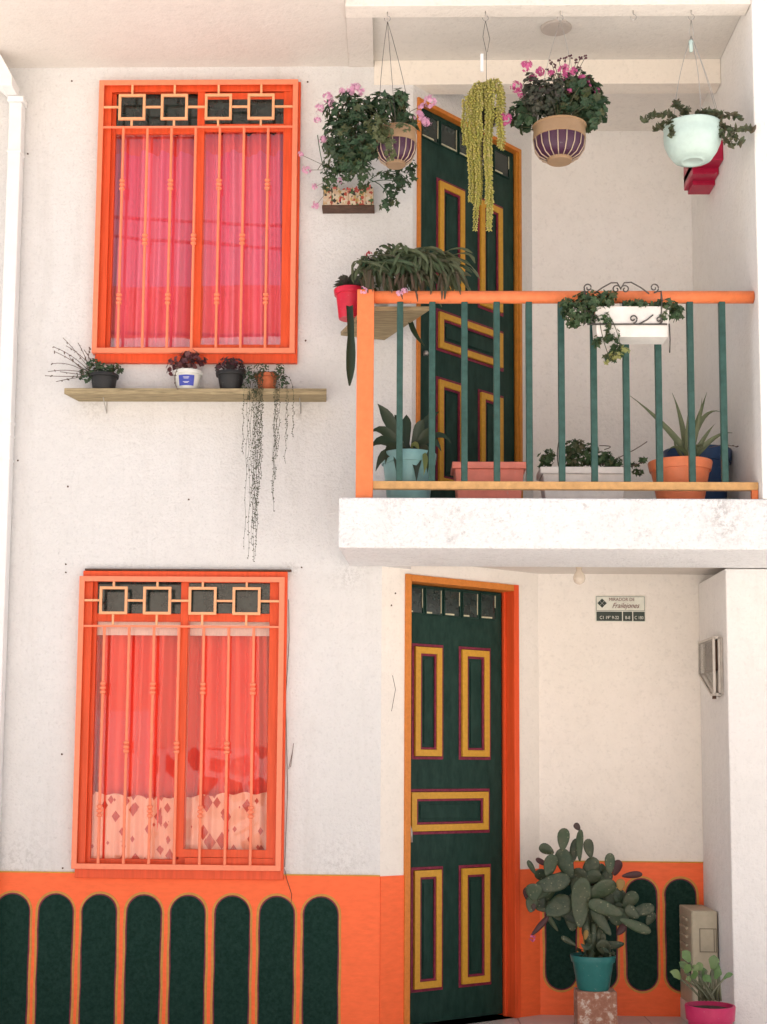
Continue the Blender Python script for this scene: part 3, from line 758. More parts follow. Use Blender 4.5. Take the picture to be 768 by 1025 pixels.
for (x0, yt, x1, yb, dy, w0) in ((466,98,465,146,-.03,.9),(471,96,469,158,-.05,1),(476,94,473,150,-.06,1),(482,92,480,142,-.07,1),(490,85,492,120,-.06,1.1),(496,84,500,148,-.05,1.1),(494,88,490,232,-.03,1.15),
                               (501,92,501,150,-.04,.9),(499,90,484,110,-.02,1),(488,86,475,204,-.02,1.1),(486,90,478,208,-.05,1.05),(484,92,471,203,-.04,.9),(487,88,476,232,0,1.0),(492,90,488,205,-.06,1),(493,90,489,228,.02,.9),
                               (497,86,503,152,0,.9),(478,95,480,206,.02,1.0)):
    a = U(x0, yt, YH+dy*.4); b = U(x1, yb, YH+dy); top = Vector((topc.x, YH+.01, a.z+.005))
    path = bez(top, Vector((b.x, YH+dy, a.z+.03)), Vector((b.x, YH+dy, a.z-.04)), 6)+[Vector((b.x+math.sin(i)*.004, YH+dy, a.z-.04+(b.z-a.z+.04)*i/10)) for i in range(1, 11)]
    L = 0; seglen = .0098; acc = 0
    for p, q in zip(path, path[1:]):
        d = q-p; n_ = max(1, int(d.length/seglen))
        for i in range(n_):
            c = p+d*(i/n_); t = d.normalized(); A, B = basis(t)
            pi_ = path.index(p)/len(path); w = w0*(1 if pi_ < .75 else 1-(pi_-.75)*1.7)*random.uniform(.9,1.1)
            for k in range(5):
                th = k*1.257+acc*.63+random.uniform(-.25,.25); o = A*math.cos(th)+B*math.sin(th)
                bead(mb, c+o*.0080*w, (o*random.uniform(.8,1.2)+t*.7).normalized(), .0050*w*random.uniform(.8,1.15), .0125*w)
            acc += 1
mb.build('tails', G_YEL, root, smooth=True)
mb = MB()
for (a,b_) in (((488,100),(486,170)),((484,105),(483,160)),((490,100),(488,190))): mb.tube([U(*a,YH+.02),U(*b_,YH+.02)], .004, 5)
mb.build('stems', G_DRY, root)
child_fix(root)

# 3: right striped geranium
root = empty('hanging_plant', (HP['c'].x, YH, U(560,164,YH).z), 'striped hanging pot of bushy deep pink geranium right of the balcony door', 'plant', 'plants hanging from the balcony beam')
C, H, Rr = striped_pot(root, 560, 127, 165, 27.5)
hanger(root, HP['c'], C, Rr, 2, STEEL)
mb = MB(); ps = clump(mb, [(585,95,20,24),(592,115,16,16),(525,115,16,18),(575,85,18,16),(600,105,8,14),(560,105,24,14)], YH, 640, lambda m,c,n,r: leaf_round(m,c,n,r,6), .023)
mb.build('foliage', G_DARK, root)
mb = MB(); ps3 = clump(mb, [(545,98,18,22),(532,92,10,22),(556,88,12,16)], YH-.05, 420, lambda m,c,n,r: leaf_round(m,c,n,r,5), .016)
mb.build('dusty_foliage', G_MIX, root)
mb = MB(); stems(mb, C, ps+ps3, every=10)
buds = ((552,62),(560,60),(571,57),(577,61),(581,58),(586,57),(549,70),(590,78),(556,66),(566,59),(579,68))
for (x, y) in buds: mb.tube(bez(U(565,100,YH), U((x+565)/2, y+20, YH), U(x, y, YH), 5), .0014, 4)
mb.build('stems', STEM, root)
mb = MB()
for (x, y) in buds:
    p = U(x, y, YH)
    for _ in range(5): bead(mb, p+rnd_dir()*.008, rnd_dir(), .005, .009)
mb.build('buds', BUD, root)
for (x, y, r) in ((527,66,.028),(517,87,.028),(540,72,.024),(564,70,.030),(565,77,.026),(588,85,.024),(507,120,.03),(503,116,.018),(541,90,.02),(533,78,.022),(552,74,.02),(574,72,.024),(583,78,.02),(522,94,.02),(598,92,.02),(570,90,.018)):
    flower(root, U(x, y, YH-.03), r, HOTF if x != 527 else HOTF, 22)
child_fix(root)

# 4: pale green bowl
root = empty('hanging_plant', (HP['d'].x, YH, U(693,163,YH).z), 'pale mint green hanging bowl of sprawling succulent near the right wall', 'plant', 'plants hanging from the balcony beam')
s = s_at(YH); C = U(693, 127, YH); Rr = 29.5/s; H = 38/s; c0 = (C.x, YH, C.z-H)
MINT = plastic('mint_plastic', (.52,.66,.60), .35)
mb = MB(); mb.lathe([(0,.004),(Rr*.30,.004),(Rr*.32,0),(Rr*.42,0),(Rr*.45,.006),(Rr*.52,.004),(Rr*.60,.012),(Rr*.66,.012),(Rr*.85,H*.28),(Rr*.97,H*.5),(Rr*1.0,H*.72),(Rr*.97,H*.95),(Rr*1.02,H),(Rr*.95,H+.003),(Rr*.92,H-.02)], c0, 40).build('pot', MINT, root, smooth=True)
mb = MB(); j = U(692, 36, YH); mb.tube([HP['d'], j+Vector((-.01,0,.01))], .0016, 5); mb.tube([HP['d'], j+Vector((.012,0,0))], .0016, 5)
for (x, y, dy) in ((674,122,-.02),(697,120,-.1),(720,120,.02),(726,112,.1)):
    e = U(x, y, YH)+Vector((0,dy,0)); mb.tube(bez(j, (j+e)/2+Vector((.02 if x > 690 else -.03,0,.0)), e, 7), .0016, 5)
mb.build('hanger_wires', STEEL, root, smooth=True)
MB().lathe([(0,0),(.008,.002),(.010,.03),(.012,.05),(.006,.06)], U(692,52,YH), 10).build('hanger_clip', MINT, root, smooth=True)
mb = MB(); ln = []
def obl(m, c, n, r):
    a, b = basis(n); th = random.uniform(0,6.28); d = a*math.cos(th)+b*math.sin(th)
    strap(m, [c-d*r, c-d*r*.3, c+d*r*.5, c+d*r*1.1], [r*.10, r*.42, r*.45, r*.05], side=n.cross(d), fold=.3)
paths = [((680,120),(662,108),(645,120)), ((682,122),(668,118),(656,130)), ((690,120),(694,125),(697,140)), ((700,118),(712,108),(722,116)), ((705,120),(730,112),(742,117)), ((712,122),(730,128),(742,142)), ((715,120),(735,132),(753,128)), ((695,118),(700,110),(712,112)), ((684,118),(690,105),(685,112)),((678,120),(675,125),(672,135)),((714,120),(720,135),(732,145)),((688,120),(676,100),(675,103))]
for a, b, c in paths:
    pts = bez(U(*a,YH-.05), U(*b,YH-.08), U(*c,YH-.08), 7); mb.tube(pts, .0028, 5)
    for p in pts[1:]:
        for _ in range(4): obl(mb, p+rnd_dir()*.008, (rnd_dir()+Vector((0,-.6,.3))).normalized(), random.uniform(.015,.024))
mb.build('foliage', G_SUCC, root)
flower(root, U(675,103,YH-.05), .012, HOTF, 6)
child_fix(root)

# red stepped ornament on the right-hand balcony wall
mb = MB(); RX = XRU; k_w = [(.34,.0),(.27,.0),(.19,0)]
RED = plastic('crimson_lacquer', (.42,.01,.05), .35)
p = U(707, 188, .30); z0_ = U(700,186,.4).z
for (ya, t_, b_, w_) in ((-.02,140,160,.135),(.08,160.2,174,.135),(.17,174.2,185,.095)):
    mb.box(XRU-w_-(.0 if w_ > .1 else .02), XRU-.001, ya, .30, U(710,b_,ya).z, U(710,t_,ya).z)
o = mb.build('wall_bracket', RED, None, bevel=.004); tag(o, 'crimson stepped bracket on the right balcony wall behind the pale green bowl', 'bracket')

# ------------------------------------------------------------------ wall planter under the left hanging pot
root = empty('wall_planter', U(349, 213, -.08), 'small wall planter with painted house fronts and dark ledge, right of the upper window', 'planter')
x0, x1 = U(323.5,200,-.08).x, U(374,200,-.08).x; zb0 = U(350,214,0).z; zb1 = zb0+.014; zt_ = U(350,185,-.07).z
MB().box(x0-.005, x1+.005, -.085, -.001, zb0, zb1).build('ledge', DARKWOOD, root, bevel=.002)
m_h, nt, b = newmat('painted_house_fronts'); v = coords(nt, (1,0,1))
vo = N(nt, 'ShaderNodeTexVoronoi', distance='MANHATTAN'); vo.inputs['Scale'].default_value = 70; vo.inputs['Randomness'].default_value = .75; nt.links.new(v, vo.inputs['Vector'])
sx = N(nt, 'ShaderNodeSeparateColor'); nt.links.new(vo.outputs['Color'], sx.inputs[0])
nt.links.new(ramp(nt, sx.outputs[0], [(0,(.60,.42,.28)),(.38,(.60,.50,.36)),(.6,(.40,.07,.04)),(.70,(.50,.32,.12)),(.8,(.05,.04,.03)),(.93,(.08,.14,.05))]), b.inputs['Base Color'])
nt.nodes[-1]
for n_ in nt.nodes:
    if n_.type == 'VALTORGB': n_.color_ramp.interpolation = 'CONSTANT'
mb = MB(); w_ = (x1-x0)
for k in range(6):
    a = x0+k*w_/6+.001; b_ = a+w_/6-.002; h = zt_-random.uniform(0,.02)
    mb.prism([(a,zb1+.001),(b_,zb1+.001),(b_,h-.018),((a+b_)/2,h),(a,h-.018)], 'y', -.078-random.uniform(0,.004), -.07)
mb.build('house_fronts', m_h, root)
MB().box(x0, x1, -.069, -.01, zb1+.001, zt_-.03).build('box', WOOD, root)
mb = MB(); ps = clump(mb, [(345,165,22,20),(362,175,14,22),(330,178,12,16),(355,150,20,14)], -.15, 260, leaf_ivy, .020); 
mb.build('foliage', G_IVY, root)
mb = MB(); ps = clump(mb, [(392,176,22,5),(404,182,12,10),(412,172,7,14),(390,193,7,14),(386,205,7,8),(400,165,14,8),(395,200,6,8)], -.18, 110, leaf_ivy, .024)
for a, b_, c in (((370,180),(395,160),(412,185)), ((370,180),(392,185),(388,213)), ((372,182),(400,175),(404,192)), ((330,180),(322,170),(318,135))): mb.tube(bez(U(*a,-.16), U(*b_,-.18), U(*c,-.18), 7), .0022, 4)
mb.build('trailing_shoots', G_DARK, root)
flower(root, U(340,181,-.2), .018, PINKF, 10)
for (x, y, r) in ((308,170,.026),(315,187,.02),(316,206,.022),(302,155,.012)): flower(root, U(x, y, -.10), r, PINKF, 16)
mb = MB()
for (a, b_) in (((330,170),(308,170)), ((330,180),(315,187)), ((333,185),(316,206)), ((330,168),(302,155))): mb.tube([U(*a,-.14), U(*b_,-.10)], .0013, 4)
mb.build('stems', STEM, root)
mb = MB()
for (x, y) in ((335,187),(342,199),(349,190),(357,190),(369,188)):
    p = U(x,y,-.19)
    for _ in range(6): bead(mb, p+rnd_dir()*.010, rnd_dir(), .006, .010)
mb.build('red_blooms', leafmat('red_petal', [(.5,.03,.03),(.6,.2,.15)], .5), root)
child_fix(root)

# ------------------------------------------------------------------ pots
def tub(parent, c, r0, r1, h, mat, rim=.008, name='pot', seg=32, soil=True):
    mb = MB(); c = Vector(c)
    mb.lathe([(0,.001),(r0*.96,0),(r0,.006),(r0+(r1-r0)*.78,h*.80),(r0+(r1-r0)*.80+rim,h*.805),(r1+rim,h-.004),(r1+rim*.7,h),(r1-.004,h),(r1-.010,h-.02)], (0,0,0), seg)
    o = mb.build(name, mat, parent, smooth=True, loc=c); e = o.modifiers.new('e', 'EDGE_SPLIT'); e.split_angle = rad(45)
    if soil:
        MB().lathe([(0,h-.014),(r1-.012,h-.018)], (0,0,0), 20).build('soil', SOIL, parent, loc=c)
    return o
# board across the rail end and its pots
pts = [U(341,336,-.10), U(385,343,-.02), U(430,308,-.50), U(368,312,-.50)]
zb_ = sum(p.z for p in pts[:3])/3
mb = MB(); mb.prism([(p.x, p.y) for p in (pts[0], pts[1], Vector((pts[2].x, -.50, 0)), Vector((pts[0].x+.13, -.50, 0)))], 'z', zb_, zb_+.02)
o = mb.build('wooden_shelf', WOOD, None, bevel=.002)
tag(o, 'short weathered board laid from the wall to the corner of the balcony rail', 'shelf')
ZB2 = zb_+.0205
def place(px, py, Y): return U(px, py, Y)
REDP = plastic('red_plastic', (.62,.02,.05), .3)
p = U(350.5, 318, -.30); s = s_at(-.30)
root = empty('potted_plant', (p.x, -.30, ZB2), 'red pot of dark rosette plant on the board at the balcony corner', 'plant', 'pots on the board at the balcony corner')
tub(root, (0,0,0), .055, .072, .145, REDP)
mb = MB()
for k in range(60):
    d = rnd_dir(); d.z = abs(d.z)+.1; d.normalize(); b0 = Vector((0,0,.13)); e = b0+Vector((d.x*.09, d.y*.08, d.z*.10))
    strap(mb, bez(b0, b0+d*.05+Vector((0,0,.04)), e, 4), wprof(.012, 4))
mb.build('foliage', G_MIX, root)
mb = MB(); q = Vector((p.x,-.30,ZB2))
strap(mb, [v-q for v in bez(U(350,306,-.40), U(353,345,-.45), U(350,386,-.45), 10)], [.016]*5+[.020,.022,.022,.020,.014,.004], fold=.4, thick=.006)
mb.build('long_leaf', G_STR, root, smooth=True)
flower(root, U(369,255,-.30)-q, .018, leafmat('scarlet_petal', [(.6,.02,.04)],.5), 12)
flower(root, U(366,276,-.30)-q, .020, bpy.data.materials['scarlet_petal'], 14)
p = U(378, 275, -.30); root = empty('potted_plant', (p.x, -.24, ZB2), 'white pot at the balcony corner with drooping grey green holiday cactus', 'plant', 'pots on the board at the balcony corner')
q = Vector((p.x,-.24,ZB2)); zt_ = U(378,259,-.24).z-ZB2
tub(root, (0,0,0), .05, .062, zt_, plastic('white_plastic', (.78,.78,.74), .35))
mb = MB()
for k in range(330):
    t = random.random(); x = 375+80*t; y0 = 262+random.uniform(-8,6)-6*math.sin(t*3)
    base = U(x-random.uniform(0,22), y0+4, -.30+random.uniform(-.1,.12)); ang = random.uniform(-1.8,2.0)
    e = rnd_dir()*.035+U(x+ang*16, y0+random.uniform(4,36)*(1.0 if x < 448 else 1.15), base.y-random.uniform(.0,.14)); mid = (base+e)/2+Vector((ang*.02,-.03,random.uniform(.02,.07)))+rnd_dir()*.025
    pl = bez(base, mid, e, 6); ww = [.0085*(1 if i % 2 else .75) for i in range(6)]+[.002]
    strap(mb, [v-q for v in pl], ww, side=(Vector((1,0,0))+rnd_dir()*.7), fold=.3)
mb.build('foliage', G_ZYG, root)
mb = MB()
for k in range(40):
    t = random.random(); x = 360+100*t; base = U(x, 274+random.uniform(-6,6), -.40); 
    e = U(x+random.uniform(-8,10), 285+random.uniform(0,18), -.52+random.uniform(-.1,0)); pl = bez(base, (base+e)/2+Vector((0,-.02,.05)), e, 5)
    strap(mb, [v-q for v in pl], [.006,.007,.005,.007,.006,.002], side=Vector((1,.3,0)), fold=.3)
mb.build('dry_shoots', leafmat('rusty_shoot', [(.08,.09,.05),(.16,.09,.06),(.08,.11,.05)], .5), root)
mb = MB(); 
for (a, b_, c) in (((385,262),(378,245),(377,250)), ((392,262),(390,240),(380,247)), ((395,258),(398,246),(388,244))): mb.tube([v-q for v in bez(U(*a,-.3),U(*b_,-.32),U(*c,-.34),8)], .004, 5)
mb.build('long_stems', G_STR, root, smooth=True); mb = MB()
strap(mb, [v-q for v in bez(U(410,318,-.30), U(413,335,-.34), U(425,346,-.34), 7)], [.009,.012,.013,.013,.011,.009,.006,.002], fold=.4, thick=.005)
mb.build('long_leaf', G_STR, root, smooth=True)
for (x,y) in ((400,293),(352+12,291),(405,292)): flower(root, U(x,y,-.60)-q, .020, PINKF, 10)
mb = MB(); ps = clump(mb, [(365,262,8,8),(370,290,10,9)], -.34, 40, leaf_ivy, .02)
for v in mb.bm.verts: v.co -= q
mb.build('side_foliage', G_DARK, root)

# ------------------------------------------------------------------ shelf under the upper window
YSH0, YSH1 = -.155, -.002
zl = U(190, 394.5, YSH0).z; zl2 = U(190, 388.5, YSH0).z
xl0, xl1 = U(66, 395, YSH0).x, U(327, 395, YSH0).x
mb = MB(); mb.prism([(xl0-.01,YSH0),(xl1,YSH0),(xl1-.008,YSH1),(xl0+.03,YSH1)], 'z', zl, zl2)
o = mb.build('wooden_shelf', WOOD, None, bevel=.003); o.rotation_euler = (0, 0, 0)
tag(o, 'long weathered plank shelf on the wall under the upper window', 'shelf')
mb = MB(); 
for x in (U(103,405,-.1).x, U(300,405,-.1).x):
    mb.tube([(x,-.002,zl-.06),(x,-.002,zl-.001)], .0025, 5); mb.tube([(x,-.003,zl-.055),(x,-.10,zl-.003)], .002, 5)
o2 = mb.build('bracket', STEEL, o)
ZS = zl2+.001; YP = -.083; sp = s_at(YP)
GRP = 'small pots on the plank shelf'
def shelf_root(x, lab): p = U(x, 388, YP); return empty('potted_plant', (p.x, YP, ZS), lab, 'plant', GRP), Vector((p.x, YP, ZS))
root, q = shelf_root(104, 'dark pot with sprawling leggy twigs at the left end of the plank shelf')
tub(root, (0,0,0), .055, .065, .085, plastic('charcoal_plastic', (.02,.02,.02), .5))
mb = MB(); ps = clump(mb, [(100,372,17,8),(88,375,12,8),(112,368,10,6),(94,364,8,6),(120,371,4,4)], YP, 170, lambda m,c,n,r: leaf_round(m,c,n,r,4), .013)
for v in mb.bm.verts: v.co -= q
mb.build('foliage', G_DARK, root)
mb = MB(); tips = ((53,347),(63,338),(78,343),(45,376),(52,364),(55,352),(84,350),(70,358),(48,372),(60,372),(78,366),(90,348),(66,346),(56,382))
for (x, y) in tips:
    a = U(92+random.uniform(-6,8), 376, YP); e = U(x, y, YP-random.uniform(0,.12)); pl = bez(a, (a+e)/2+Vector((0,0,random.uniform(-.02,.05))), e, 7)
    mb.tube([v-q for v in pl], .0016, 4)
    for v in pl[3:]:
        if random.random() < .6: obl(mb, v-q+rnd_dir()*.004, rnd_dir(), random.uniform(.006,.010))
mb.build('twigs', G_DRY, root)
root, q = shelf_root(188, 'white pot with a blue label and burgundy leaves on the plank shelf')
pot = tub(root, (0,0,0), .052, .066, .100, plastic('white_pot_plastic', (.72,.72,.66), .35))
mb = MB()
for j in range(8):
    a0, a1 = rad(-90-38+j*9.5), rad(-90-38+(j+1)*9.5)
    def pp(a, z): r = .052+.014*z/.100+.002; return (r*math.cos(a), r*math.sin(a), z)
    mb.poly([pp(a0,.018), pp(a1,.018), pp(a1,.070), pp(a0,.070)])
mb.build('pot_label', plastic('blue_label', (.06,.08,.40), .4), pot)
mb = MB()
for (zz, w_) in ((.058,.030),(.052,.024),(.034,.030),(.030,.018)):
    mb.box(-w_/2, w_/2, -.0655, -.064, zz-.0012, zz+.0012)
mb.build('label_print', plastic('label_white', (.7,.7,.75), .5), pot)
mb = MB(); ps = clump(mb, [(185,362,17,9),(172,368,6,9),(192,356,12,6),(202,362,6,5)], YP, 110, lambda m,c,n,r: leaf_round(m,c,n,r,4), .016)
for v in mb.bm.verts: v.co -= q
mb.build('foliage', G_RED, root)
mb = MB(); pl = bez(U(178,368,YP-.07), U(172,380,YP-.09), U(178,390,YP-.09), 6); mb.tube([v-q for v in pl], .0018, 4)
for v in pl: obl(mb, v-q, rnd_dir(), .009)
mb.build('trailing_shoot', G_DRY, root)
root, q = shelf_root(231, 'black pot of dark mounded plant between the blue labelled pot and the trailing pearls')
tub(root, (0,0,0), .052, .068, .095, bpy.data.materials['charcoal_plastic'])
mb = MB(); ps = clump(mb, [(231,364,14,7),(220,370,5,6),(242,370,5,5)], YP, 240, obl, .012)
for v in mb.bm.verts: v.co -= q
mb.build('foliage', leafmat('dark_plum_leaf', [(.10,.02,.04),(.05,.03,.03),(.03,.04,.025)], .5), root)
root, q = shelf_root(267, 'terracotta pot with long strings of small beads hanging below the plank shelf')
tub(root, (0,0,0), .040, .055, .085, TERRA)
mb = MB()
strs = [(250,470,.5),(249.5,400,.6),(244,455,.4),(252,560,.5),(255,545,.9),(258,520,1),(257,562,.9),(261,505,1),(260,548,1),(263,480,1),(256,530,1),(254,500,.8),(275,500,1),(277,480,1),(280,450,.8),(276,512,.5),(288,440,.6),(287,464,.5),(294,438,.4),(248,550,.35),(259,560,.6),(262,470,1),(278,460,1)]
for (x, yb, dens) in strs:
    x = 267+(x-267)*1.0; off = random.uniform(-.03,.02)
    st = q+Vector((random.uniform(-.03,.03), -.02, .085)); e0 = U(x, 396, YSH0-.012+off*.3); e1 = U(x-(396-yb)*-.022, yb, YSH0-.02+off*.3)
    pl = bez(st, Vector((e0.x, e0.y-.01, st.z+.03)), e0, 6)+[e0+(e1-e0)*(i/24)+Vector((math.sin(i*.9+x)*.003,0,0)) for i in range(1,25)]
    mb.tube([v-q for v in pl], .0009, 3, cap=False)
    for a, b_ in zip(pl, pl[1:]):
        n_ = max(1, int((b_-a).length/.007*dens))
        for i in range(n_):
            if random.random() < .85: bead(mb, a+(b_-a)*random.random()-q+Vector((random.uniform(-.005,.005), random.uniform(-.005,.005), 0)), rnd_dir(), random.uniform(.0022,.0036), .005)
mb.build('bead_strings', G_PEARL, root)
mb = MB(); ps = clump(mb, [(250,375,7,10),(280,372,7,9),(262,368,8,5),(246,388,5,6),(284,382,5,8),(255,392,9,5)], YP-.05, 300, obl, .009)
for v in mb.bm.verts: v.co -= q
mb.build('foliage', G_DARK, root)

# ------------------------------------------------------------------ planter on the rail
YPL = YR-.095
x0, x1 = U(594,325,YPL).x, U(668,325,YPL).x; za, zb1 = U(630,341,YPL).z, U(630,313,YPL).z
root = empty('rail_planter', ((x0+x1)/2, YPL, za), 'white trough of ivy in a scrolled iron holder hooked on the balcony rail', 'planter'); q = Vector(root.location)
hw = (x1-x0)/2; hh = zb1-za
mb = MB(); mb.prism([(-hw+.008,0),(hw-.008,0),(hw,hh),(hw+.006,hh),(hw+.006,hh+.012),(-hw-.006,hh+.012),(-hw-.006,hh),(-hw,hh)], 'y', -.06, .06)
mb.build('trough', plastic('white_trough', (.80,.76,.70), .4), root, bevel=.004)
mb = MB(); r = .0032
def sc(pts): mb.tube([U(x, y, YPL-.066)-q for x, y in pts], r, 6)
def spiral(cx, cy, R0, turns, start, hand, n=20):
    return [(cx+R0*(1-.75*i/n)*math.cos(start+hand*turns*2*math.pi*i/n), cy+R0*(1-.75*i/n)*math.sin(start+hand*turns*2*math.pi*i/n)) for i in range(n+1)]
mb.tube([U(x, y, YPL-.066)-q for x, y in ((588,324.5),(668,324.5))], .004, 6)
sc([(596,293),(603,288),(612,283),(618,283),(621.5,289)]); sc([(621.5,289),(625,283),(632,282.5),(642,288),(650,294)])
sc(spiral(589,288,5,1.3,math.pi*.5,1)); sc(spiral(655,288,5,1.3,math.pi*.5,-1)); sc(spiral(617,289.5,4.5,1.2,0,-1)); sc(spiral(626,289.5,4.5,1.2,math.pi,1))
sc(spiral(596,319,5,1.2,math.pi*.5,1)); sc(spiral(634,319,4.5,1.2,math.pi*.5,-1)); sc(spiral(660,320,4,1.2,math.pi*.5,-1)); sc([(640,324),(648,320),(654,315)])
sc([(662,292),(663,300),(661.5,324)]); sc([(585,288),(585.5,300),(586,324)]); sc([(670,324),(671,340),(670.5,353)])
for xx in (586,662): mb.tube([U(xx,300,YPL-.066)-q, U(xx,291.5,YPL-.066)-q, Vector((U(xx,291.5,YPL-.066).x-q.x, YR-YPL+.035, zr+.036-q.z)), Vector((U(xx,291.5,YPL-.066).x-q.x, YR-YPL+.036, zr-q.z))], r, 6)
mb.build('iron_holder', METAL, root, smooth=True)
mb = MB(); ps = clump(mb, [(590,302,18,12),(575,312,13,12),(608,300,12,10),(606,322,9,9),(612,335,9,8),(618,350,8,8),(588,318,10,6),(597,342,5,6),(612,357,7,6),(668,306,13,7),(678,314,7,9),(665,318,6,5),(640,304,22,3),(575,322,8,6),(566,304,7,6)], YPL-.05, 900, leaf_ivy, .018)
for v in mb.bm.verts: v.co -= q
mb.build('foliage', G_IVY, root)
mb = MB(); ps = clump(mb, [(616,356,7,5),(626,350,5,5),(608,362,4,3)], YPL-.09, 34, leaf_ivy, .014)
for v in mb.bm.verts: v.co -= q
mb.build('yellow_leaves', leafmat('yellow_leaf', [(.35,.34,.12),(.28,.30,.10)], .5), root)
mb = MB()
for (a, b_, c) in (((600,310),(600,335),(612,362)),((606,310),(618,325),(622,350)),((590,312),(570,305),(566,320))): mb.tube([v-q for v in bez(U(*a,YPL-.05),U(*b_,YPL-.07),U(*c,YPL-.09),7)], .0018, 4)
mb.build('stems', STEM, root)

# ------------------------------------------------------------------ pots on the balcony floor
ZF = ZST+.001; YF = -.36; GB = 'pots standing on the balcony floor'
root = empty('potted_plant', (U(409,470,YF).x, YF, ZF), 'pale teal pot of broad dark leaves behind the left balusters', 'plant', GB); q = Vector(root.location); s = s_at(YF)
hp = U(409,455,YF).z-ZF
tub(root, (0,0,0), 21/s, 27/s, hp, plastic('pale_teal_plastic', (.20,.38,.38), .35))
mb = MB(); b0 = U(409,458,YF)
for (x, y, dy, w_, bx, by) in ((378,404,-.05,.030,390,425),(372,432,-.1,.026,385,432),(371,448,-.12,.028,385,440),(376,472,-.15,.024,385,450),(407,415,.05,.024,407,430),(440,412,.05,.024,425,425),(436,438,-.06,.024,430,430),(452,444,-.05,.016,440,430),
                             (417,482,-.14,.030,418,445),(428,474,-.15,.022,430,440),(398,478,-.15,.026,396,445),(442,452,-.1,.022,432,435),(395,415,.08,.022,400,428),(424,420,-.04,.026,420,432),(386,465,-.1,.020,388,440)):
    pl = bez(b0+Vector((random.uniform(-.02,.02),0,0)), U(bx,by-8,YF+dy*.5), U(x,y,YF+dy), 8)
    strap(mb, [v-q for v in pl], wprof(w_, 8, .55), fold=.35)
mb.build('foliage', G_STR, root, smooth=True)
mb = MB(); strap(mb, [v-q for v in bez(U(412,448,YF-.05),U(416,440,YF-.08),U(420,452,YF-.12),6)], wprof(.016,6)); strap(mb, [v-q for v in bez(U(424,452,YF-.1),U(428,460,YF-.15),U(424,476,YF-.16),6)], wprof(.013,6)); mb.build('yellowing_leaf', leafmat('lime_leaf', [(.22,.26,.08)], .5), root)

def trough(xa, xb, ytop, Y, mat, lab, depth=.08):
    xa_, xb_ = U(xa,475,Y).x, U(xb,475,Y).x; h = U((xa+xb)/2, ytop, Y).z-ZF; c = (xa_+xb_)/2; hw = (xb_-xa_)/2
    root = empty('trough_planter', (c, Y, ZF), lab, 'planter', GB)
    mb = MB(); bw = hw-.03
    lo = [(-bw,-depth+.02),(bw,-depth+.02),(bw,depth-.02),(-bw,depth-.02)]; hi = [(-hw+.012,-depth),(hw-.012,-depth),(hw-.012,depth),(-hw+.012,depth)]
    A = [mb.bm.verts.new((x,y,0)) for x,y in lo]; B = [mb.bm.verts.new((x,y,h-.03)) for x,y in hi]
    mb.bm.faces.new(A[::-1]); mb.bm.faces.new(B)
    for i in range(4): mb.bm.faces.new((A[i],A[(i+1)%4],B[(i+1)%4],B[i]))
    mb.build('trough', mat, root, bevel=.006)
    f = MB(); d2 = depth+.012
    for (a,b_,c_,d_) in ((-hw,hw,-d2,-d2+.014),(-hw,hw,d2-.014,d2),(-hw,-hw+.014,-d2+.0145,d2-.0145),(hw-.014,hw,-d2+.0145,d2-.0145)): f.box(a,b_,c_,d_,h-.032,h)
    f.build('rim', mat, root, bevel=.004)
    MB().box(-hw+.02,hw-.02,-depth+.005,depth-.005,h-.029,h-.012).build('soil', SOIL, root)
    return root, h, hw
root, h, hw = trough(452, 526, 466, -.32, plastic('pink_terracotta_plastic', (.72,.22,.16), .45), 'salmon pink trough planter standing before the balcony door')
root, h, hw = trough(539, 627, 471, -.34, plastic('white_trough_floor', (.74,.70,.66), .4), 'white trough planter with low ivy left of the orange pot'); q = Vector(root.location)
mb = MB(); ps = clump(mb, [(548,458,9,9),(572,448,9,9),(575,462,16,8),(602,460,20,9),(590,452,10,8),(616,466,8,6),(644,461,4,4),(636,466,4,3),(545,466,6,5),(640,472,6,3),(600,474,6,5)], -.36, 460, leaf_ivy, .018)
for v in mb.bm.verts: v.co -= q
mb.build('foliage', G_IVY, root)
mb = MB(); ps = clump(mb, [(580,446,8,7),(572,456,6,8)], -.40, 30, leaf_ivy, .020)
for v in mb.bm.verts: v.co -= q
mb.build('pale_foliage', G_SUCC, root)
mb = MB()
for pp_ in (((600,466),(630,455),(648,442)),((610,466),(625,470),(646,462)),((575,470),(570,455),(572,445)),((605,450),(620,446),(600,446)),((560,470),(556,455),(560,440))): mb.tube([v-q for v in bez(U(*pp_[0],-.36),U(*pp_[1],-.38),U(*pp_[2],-.38),6)], .0022, 4)
mb.build('stems', G_DRY, root)

YO = -.33
root = empty('potted_plant', (U(681,470,YO).x, YO, ZF), 'orange pot with a spiky pale green aloe at the right end of the balcony', 'plant', GB); q = Vector(root.location); s = s_at(YO)
tub(root, (0,0,0), 22/s, 31/s, U(681,463,YO).z-ZF, plastic('orange_plastic', (.80,.23,.10), .4), rim=.006)
mb = MB(); b0 = U(690,462,YO)
for (m_, t_, w_) in (((668,425),(631,396),.016),((684,420),(673,393),.014),((697,425),(708,392),.017),((700,405),(722,412),.014),((715,432),(733,433),.013),((688,430),(690,405),.016),((705,436),(716,424),.012),((676,440),(668,452),.010),((672,446),(676,438),.008),((697,440),(705,448),.012),((700,430),(703,398),.013)):
    pl = bez(b0+Vector((random.uniform(-.015,.015),random.uniform(-.01,.01),0)), U(*m_,YO-.03), U(*t_,YO+random.uniform(-.12,.05)), 9)
    strap(mb, [v-q for v in pl], wprof(w_*1.1, 9, .15), fold=.6, thick=.004)
mb.build('foliage', G_ALOE, root, smooth=True)
mb = MB(); mb.tube([v-q for v in (U(710,448,YO), U(724,445,YO), U(738,447,YO))], .0018, 4)
